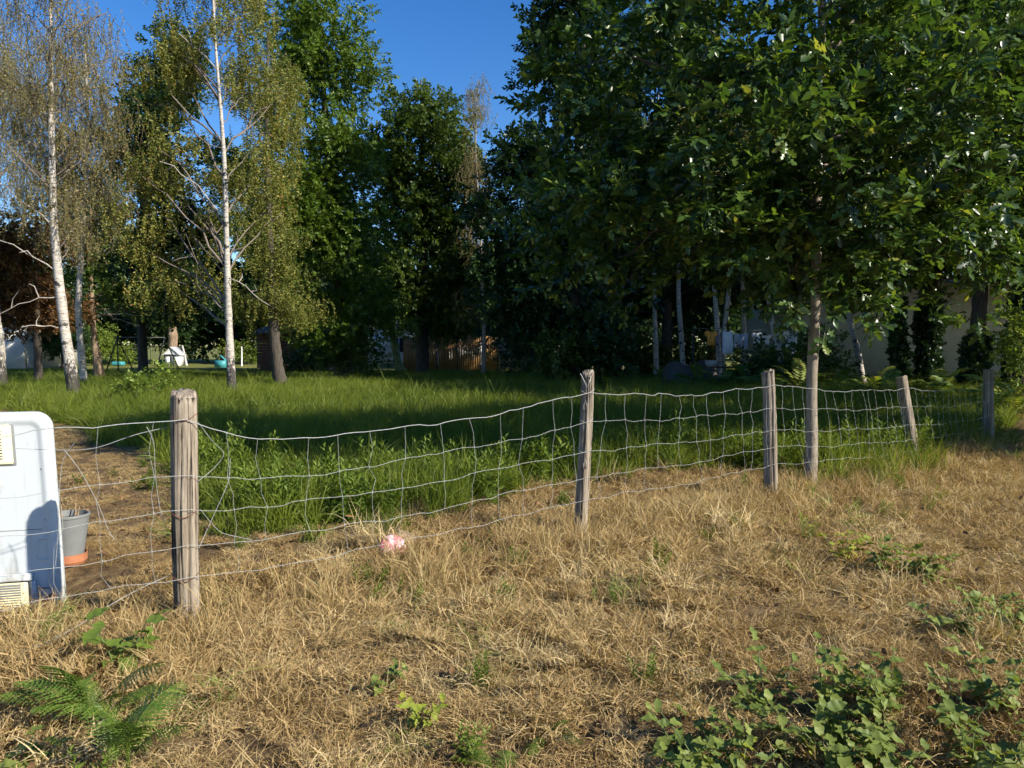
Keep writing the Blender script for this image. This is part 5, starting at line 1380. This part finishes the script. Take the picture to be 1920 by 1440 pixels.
i = (np.arange(n2 - 1)[:, None] * n1 + np.arange(n1)[None]); i2 = (np.arange(n2 - 1)[:, None] * n1 + (np.arange(n1) + 1)[None] % n1)
me = np_mesh('play_ball', Vb, [np.stack([i, i + n1, i2 + n1, i2], -1).reshape(-1, 4)], {'stripe': (np.sin(th * 4) > .1).astype(float).ravel() * .55}, True, (mP,))
bp_ = W(736, 1027, 5.72)
tag(obj('play_ball', me, None, (bp_.x, bp_.y, bp_.z), (math.radians(74), math.radians(8), math.radians(18))), 'half-flat pink and white ball lying in the dry grass', 'ball')
p = W(762, 1008, 5.9)
tb = bevel_box('stone', (.16, .10, .075), .025, 2, M['bark_warm'], None, (p.x, p.y, p.z), (.2, .35, .3)); tag(tb, 'small brown stone lying just behind the pink ball', 'stone')

# ------------------------------------------------------------------ litter and low weeds in the dry verge
def litter_leaf(seed):
    r = np.random.default_rng(seed); V, F = [], []
    n = 6
    for k in range(n + 1):
        u = k / n; w_ = .5 * .45 * math.sin(math.pi * min(.97, max(.03, u)) ** .8)
        for s in (-1, 0, 1):
            V.append((u - .5, s * w_, .25 * abs(s) * w_ * r.uniform(.6, 2) + .18 * math.sin(u * 3 + seed) + .02))
    for k in range(n):
        for s in (0, 1):
            a = 3 * k + s; F.append((a, a + 1, a + 4)); F.append((a, a + 4, a + 3))
    return np.array(V) * .075, np.array(F), np.full(len(V), r.uniform(.1, .6))
M['litter'] = leaf_mat('fallen_leaf', [(0.07, 0.035, 0.018), (0.20, 0.11, 0.05), (0.36, 0.22, 0.09)], 0.15, 0.6, 0.25, None, 1.2, True)
lit_c = coll_of('fallen_leaf', [litter_leaf(i) for i in range(5)], M['litter'])
rl_ = np.random.default_rng(680)
x, y = grid_pts(16, 2.4, 9.0, rl_); k = (green_amount(x, y) < .6) & (rl_.random(len(x)) < .35 + .4 * wob(x, y, 1.1, 2)); x, y = x[k], y[k]; n = len(x)
scatter('fallen_leaves', 'scattered brown fallen leaves in the dry grass', np.stack([x, y, gz(x, y) + rl_.uniform(.03, .10, n)], 1), np.stack([rl_.normal(0, .5, n), rl_.normal(0, .5, n), rl_.random(n) * 6.28], 1), np.repeat(rl_.uniform(.6, 1.15, (n, 1)), 3, 1), rl_.integers(0, 5, n), rl_.uniform(0, .5, n), lit_c)
x, y = grid_pts(26, 2.4, 11.0, rl_); k = (green_amount(x, y) < .7) & (rl_.random(len(x)) < np.clip(.55 * (wob(x, y, 1.0, 4.4) - .15), 0.02, .5)); x, y = x[k], y[k]; n = len(x)
s = rl_.uniform(.28, .55, n)
scatter('verge_weeds', 'small green weeds sprinkled through the dry grass', np.stack([x, y, gz(x, y)], 1), np.stack([rl_.normal(0, .25, n), rl_.normal(0, .25, n), rl_.random(n) * 6.28], 1), np.stack([s, s, s * .8], 1), rl_.integers(0, 8, n), np.clip(rl_.normal(.25, .1, n), 0, .5), weed_c)

# ------------------------------------------------------------------ leafy weeds, ferns
def ovate_leaf(L, wd, seed, m, droop=.35, serr=.04):
    r = np.random.default_rng(seed)
    n = 9
    V, F = [], []
    for k in range(n + 1):
        u = k / n
        ww = wd * (math.sin(math.pi * u ** .72)) ** .9 / 2 if 0 < k < n else .002
        z = -droop * L * u * u + .05 * L * math.sin(u * 5 + seed)
        j = serr * L * (.5 if k % 2 else -.3) * (0 < k < n)
        V += [(u * L, 0, z), (u * L - j, ww, z + .28 * ww + .006 * math.sin(u * 17)), (u * L - j, -ww, z + .28 * ww + .006 * math.sin(u * 15 + 1))]
    for k in range(n):
        a, b = 3 * k, 3 * k + 3
        F += [(a, b, b + 1, a + 1), (a, a + 2, b + 2, b)]
    me = np_mesh('leaf', V, [np.array(F)], {'tint': np.full(len(V), r.uniform(.15, .9))}, True, (m,))
    return me
LEAF_B = [ovate_leaf(.085, .052, i, M['leafy']) for i in range(7)]
LEAF_Y = [ovate_leaf(.075, .046, 20 + i, M['leafy_y']) for i in range(3)]
def leafy_plant(label, group, px, py, seed, stems=3, h=.30, pairs=5, leaves=None, size=1.0, name='leafy_weed'):
    r = np.random.default_rng(seed)
    d = CAM_H * F_PX / (py - 645)
    x, y = gx(px, d), d
    t = thing(name, label, 'weed', (x, y, float(gz(x, y))), 0, group)
    L_ = leaves or LEAF_B
    for s in range(stems):
        a = r.random() * 6.283; lean = r.uniform(.25, .75)
        hh = h * r.uniform(.75, 1.2)
        P = [np.array([.03 * math.cos(a), .03 * math.sin(a), 0])]
        nn = pairs * 2
        for k in range(nn):
            u = (k + 1) / nn
            P.append(P[0] + np.array([math.cos(a) * lean * hh * u ** 1.4, math.sin(a) * lean * hh * u ** 1.4, hh * (u - .18 * u * u)]))
        P = np.array(P)
        MB().tube(P, np.linspace(.0038, .0016, len(P)), 5).build('stem', M['stem_green'], t, True)
        for k in range(1, pairs + 1):
            u = k / pairs
            p = P[2 * k]
            yaw0 = k * math.pi / 2 + r.uniform(-.3, .3)
            for q in (0, 1):
                if r.random() < .08: continue
                yaw = yaw0 + q * math.pi + r.normal(0, .2)
                el = r.normal(.15 + .35 * (u > .9), .25)
                ax = np.array([[math.cos(yaw) * math.cos(el), math.sin(yaw) * math.cos(el), math.sin(el)]])
                R = rot_to(ax, np.array([[r.normal(0, .25) + .25, r.normal(0, .25) - .15, 1.0]]))[0]
                s_ = size * r.uniform(.7, 1.25) * (1.15 - .5 * u)
                lf = obj('leaf', (L_ if r.random() > .07 else LEAF_Y)[r.integers(3)] if r.random() < .3 and L_ is LEAF_B else L_[r.integers(len(L_))], t)
                lf.matrix_local = Matrix.Translation(p) @ Matrix([list(R[0]), list(R[1]), list(R[2])]).to_4x4() @ Matrix.Scale(s_, 4)
    return t
G1 = 'blue-green leafy weeds in the lower right clump'
L1 = 'blue-green leafy weed in the dense clump at lower right'
for k, (px, py, wh) in enumerate([(1450, 1345, 'leftmost'), (1500, 1400, 'second from the left'), (1560, 1350, 'at the back middle'), (1610, 1400, 'in the centre'), (1655, 1345, 'at the back right'), (1700, 1375, 'rightmost'), (1585, 1435, 'front left at the bottom edge'), (1690, 1440, 'front right at the bottom edge'), (1640, 1460, 'lowest, cut by the bottom edge')]):
    leafy_plant('blue-green leafy weed in the lower right clump, ' + wh, G1, px, py, 700 + k, 4, .31, 5)
for k, (px, py, wh) in enumerate([(1290, 1420, 'tallest and highest'), (1345, 1455, 'second from right'), (1270, 1470, 'leftmost'), (1390, 1480, 'rightmost')]):
    leafy_plant('darker leafy weed at the bottom edge left of the big clump, ' + wh, 'leafy weeds at the bottom edge right of centre', px, py, 730 + k, 4, .24, 5, size=.95)
for k, (px, py, wh) in enumerate([(1820, 1385, 'upper left one'), (1880, 1360, 'upper right one'), (1905, 1440, 'lower right one'), (1845, 1450, 'lower left one')]):
    leafy_plant('leafy weed in the bottom right corner, ' + wh, 'leafy weeds in the bottom right corner', px, py, 740 + k, 4, .30, 5, size=1.0)
for k, (px, py, wh) in enumerate([(1660, 1085, 'next to the yellow-green one'), (1705, 1095, 'middle of three'), (1745, 1100, 'farthest from the yellow-green one')]):
    leafy_plant('grey-green leafy weed in the dry grass at mid right, ' + wh, 'leafy weeds in the dry grass at mid right', px, py, 750 + k, 4, .25, 4, size=1.15)
leafy_plant('yellow-green weed in the dry grass below the tilted post', None, 1590, 1070, 755, 5, .30, 4, LEAF_Y, 1.1)
for k, (px, py, wh) in enumerate([(1790, 1215, 'leftmost of three'), (1860, 1185, 'middle of three'), (1905, 1200, 'rightmost of three')]):
    leafy_plant('leafy weed at the right edge above the corner clump, ' + wh, 'leafy weeds at the right edge', px, py, 760 + k, 4, .23, 4, size=1.1)
leafy_plant('small dark clover-like weed low in the dry grass left of centre', None, 712, 1305, 770, 4, .12, 3, None, .8)
leafy_plant('small weed with yellow-green leaves near the bottom left of centre', None, 792, 1375, 771, 4, .16, 3, LEAF_Y, .8)
leafy_plant('broad-leaved green weed above the fern at lower left', None, 215, 1275, 772, 3, .34, 4, [ovate_leaf(.12, .075, 40, M['fern']), ovate_leaf(.10, .06, 41, M['fern'])], 1.1)
leafy_plant('low blue-green weed in the bottom left corner', None, 15, 1440, 773, 3, .16, 3, None, 1.2)

def frond_mesh(L, seed, m, fine=True, npin=19):
    r = np.random.default_rng(seed)
    V, F, T = [], [], []; nv = 0
    def arc(u): return np.array([L * (u - .12 * u ** 3), .04 * L * math.sin(u * 3 + seed), L * (.55 * u - .62 * u ** 2.2)])
    us = np.linspace(0, 1, 12)
    TV, TF = tube([arc(u) for u in us], np.linspace(.004, .001, 12) * (L / .5), 4)
    V.append(TV); F.append(np.concatenate([TF[:, [0, 1, 2]], TF[:, [0, 2, 3]]])); T.append(np.full(len(TV), .7)); nv += len(TV)
    for k in range(npin):
        u = .22 + .77 * k / npin
        p = arc(u); t = arc(u + .01) - arc(u - .01); t /= np.linalg.norm(t)
        pl = L * .36 * math.sin(math.pi * (0.30 + .70 * (1 - (u - .22) / .78) * .9)) * (1 - (u - .22) / .78) ** .6 + .012
        for sgn in (1, -1):
            side = np.cross([0, 0, 1.0], t); side /= np.linalg.norm(side); side *= sgn
            ax = side * .88 + t * .48 + np.array([0, 0, -.12 + r.normal(0, .08)]); ax /= np.linalg.norm(ax)
            nrm = np.cross(ax, np.cross([0, 0, 1.0], ax))
            tn = np.clip(r.normal(.45, .2), 0, 1)
            lat = np.cross(nrm, ax); lat /= np.linalg.norm(lat) + 1e-9
            if fine:
                ns = 5      # a lance-shaped leaflet with toothed edges
                hw = min(pl * .11, .0085 * L / .5)
                dr = r.uniform(.08, .35)
                for q in range(ns):
                    v0, v1 = q / ns, (q + 1.25) / ns
                    c0 = p + ax * pl * v0 + np.array([0, 0, -dr * pl * v0 * v0]); c1 = p + ax * pl * min(1, v1) + np.array([0, 0, -dr * pl * min(1, v1) ** 2])
                    w0 = hw * (1.1 - v0 ** 1.5)
                    mid_ = c0 * .55 + c1 * .45
                    V.append(np.array([c0, mid_ + lat * w0, c1, mid_ - lat * w0])); F.append(np.array([[0, 1, 2], [0, 2, 3]]) + nv); T.append(np.full(4, np.clip(tn + r.normal(0, .08), 0, 1))); nv += 4
            else:
                e = p + ax * pl + np.array([0, 0, -.12 * pl])
                mW = pl * .13
                V.append(np.array([p, p + ax * pl * .4 + lat * mW, e, p + ax * pl * .4 - lat * mW])); F.append(np.array([[0, 1, 2], [0, 2, 3]]) + nv); T.append(np.full(4, tn)); nv += 4
    return np_mesh('frond', np.concatenate(V), [np.concatenate(F)], {'tint': np.concatenate(T)}, False, (m,))
FR_F = [frond_mesh(.5, i, M['fern']) for i in range(4)]
FR_G = [frond_mesh(.5, 10 + i, M['fern'], False, 12) for i in range(3)]
FR_Y = [frond_mesh(.5, 20 + i, M['fern_y'], False, 12) for i in range(3)]
def fern(label, group, x, y, n, size, fr, seed, el0=.25):
    r = np.random.default_rng(seed)
    t = thing('fern', label, 'fern', (x, y, float(gz(x, y))), 0, group)
    for k in range(n):
        o = obj('frond', fr[r.integers(len(fr))], t, (r.normal(0, .02), r.normal(0, .02), 0.0), (r.normal(0, .15), -abs(r.normal(el0, .32)), k / n * 6.283 + r.normal(0, .35)))
        q = size * r.uniform(.7, 1.2); o.scale = (q, q, q)
    return t
for k, (px, py, n, s_) in enumerate([(165, 1365, 8, .80), (215, 1450, 7, .75), (110, 1345, 6, .62)]):
    d = CAM_H * F_PX / (py - 645)
    fern(['tall green fern at the lower left in front of the nearest post', 'green fern cut by the bottom edge at lower left', 'feathery fern frond clump nearest the white appliance'][k], None, gx(px, d), d, n, s_, FR_F, 800 + k, .8)
for k, (px, py, s_, lab) in enumerate([(1030, 1400, .38, 'small bright fern at the bottom centre'), (930, 1475, .42, 'small fern cut by the bottom edge left of centre')]):
    d = CAM_H * F_PX / (py - 645)
    fern(lab, None, gx(px, d), d, 6, s_, FR_F, 810 + k, .2)
fr_ = np.random.default_rng(820)
spots = [(1400, 27, 'g'), (1440, 25, 'g'), (1500, 24, 'y'), (1535, 26, 'y'), (1560, 23, 'g'), (1590, 25, 'y'), (1615, 22, 'g'), (1650, 24, 'y'), (1660, 21, 'g'), (1760, 22, 'y'), (1790, 23.5, 'y'), (1800, 21, 'g'), (1870, 19, 'g'), (1890, 21, 'y'), (1900, 17, 'y'), (1240, 31, 'y'), (1200, 31, 'g'), (1310, 28, 'g'), (1350, 27, 'g')]
where = ['below the grey-blue towel', 'below the white shirt', 'left of the leaning birch', 'just left of the young oak trunk', 'behind the young oak trunk', 'right of the young oak trunk', 'at the foot of the birch leaning before the wall', 'between that leaning birch and the first ivy trunk',
         'nearest the tilted post', 'right of the thickest ivy trunk', 'left of the bare topped ivy trunk', 'in front of the garage wall right of the tilted post', 'just left of the last post', 'right behind the last post', 'at the right edge beyond the last post', 'beside the leftmost birch pole', 'left of the leftmost birch pole', 'below the orange shirt', 'at the foot of the pale birch stem']
for k, (px, d, c) in enumerate(spots):
    if c == 'g': lab, gr = 'green bracken fern ' + where[k], 'green bracken behind the wire fence'
    else: lab, gr = 'yellowing bracken fern ' + where[k], 'yellowing bracken behind the wire fence'
    fern(lab, gr, gx(px, d), d, 9, fr_.uniform(1.9, 2.6), FR_G if c == 'g' else FR_Y, 830 + k, .5)

# the largest leaves on the near side of the young oak, one by one
mL = np_mesh('leaf', LO[0] * .15, [LO[1]], {'tint': np.full(len(LO[0]), .62)}, False, (M['oak_near'],))
mL2 = np_mesh('leaf', LO[0] * .15, [LO[1]], {'tint': np.full(len(LO[0]), .40)}, False, (M['oak_near'],))
mL3 = np_mesh('leaf', LO[0] * .15, [LO[1]], {'tint': np.full(len(LO[0]), .97)}, False, (M['oak_near'],))
pO, RO, sO = _oak_sprays
wp = pO + np.array([3.34, 8.60, 0])
dist = np.linalg.norm(wp - np.array([0, 0, 1.6]), axis=1)
vis = np.abs(wp[:, 0] / wp[:, 1]) < .68
order = np.argsort(dist + 10 * (~vis))[:1100]
rl = np.random.default_rng(900)
order = rl.permutation(order)[:295]
for q in order:
    R_ = RO[q]; tipp = pO[q] + R_[:, 0] * .24 * sO[q]
    a = R_[:, 0] + rl.normal(0, .6, 3); up = np.array([rl.normal(0, .5), rl.normal(0, .5), 1.0])
    Rm = rot_to(a[None], up[None])[0]
    lf = obj('leaf', (mL, mL, mL2, mL2, mL3)[rl.integers(5)] if rl.random() > .9 else (mL, mL2)[rl.integers(2)], oak_c)
    lf.matrix_local = Matrix.Translation(tipp) @ Matrix([list(Rm[0]), list(Rm[1]), list(Rm[2])]).to_4x4() @ Matrix.Scale(rl.uniform(.8, 1.25), 4)
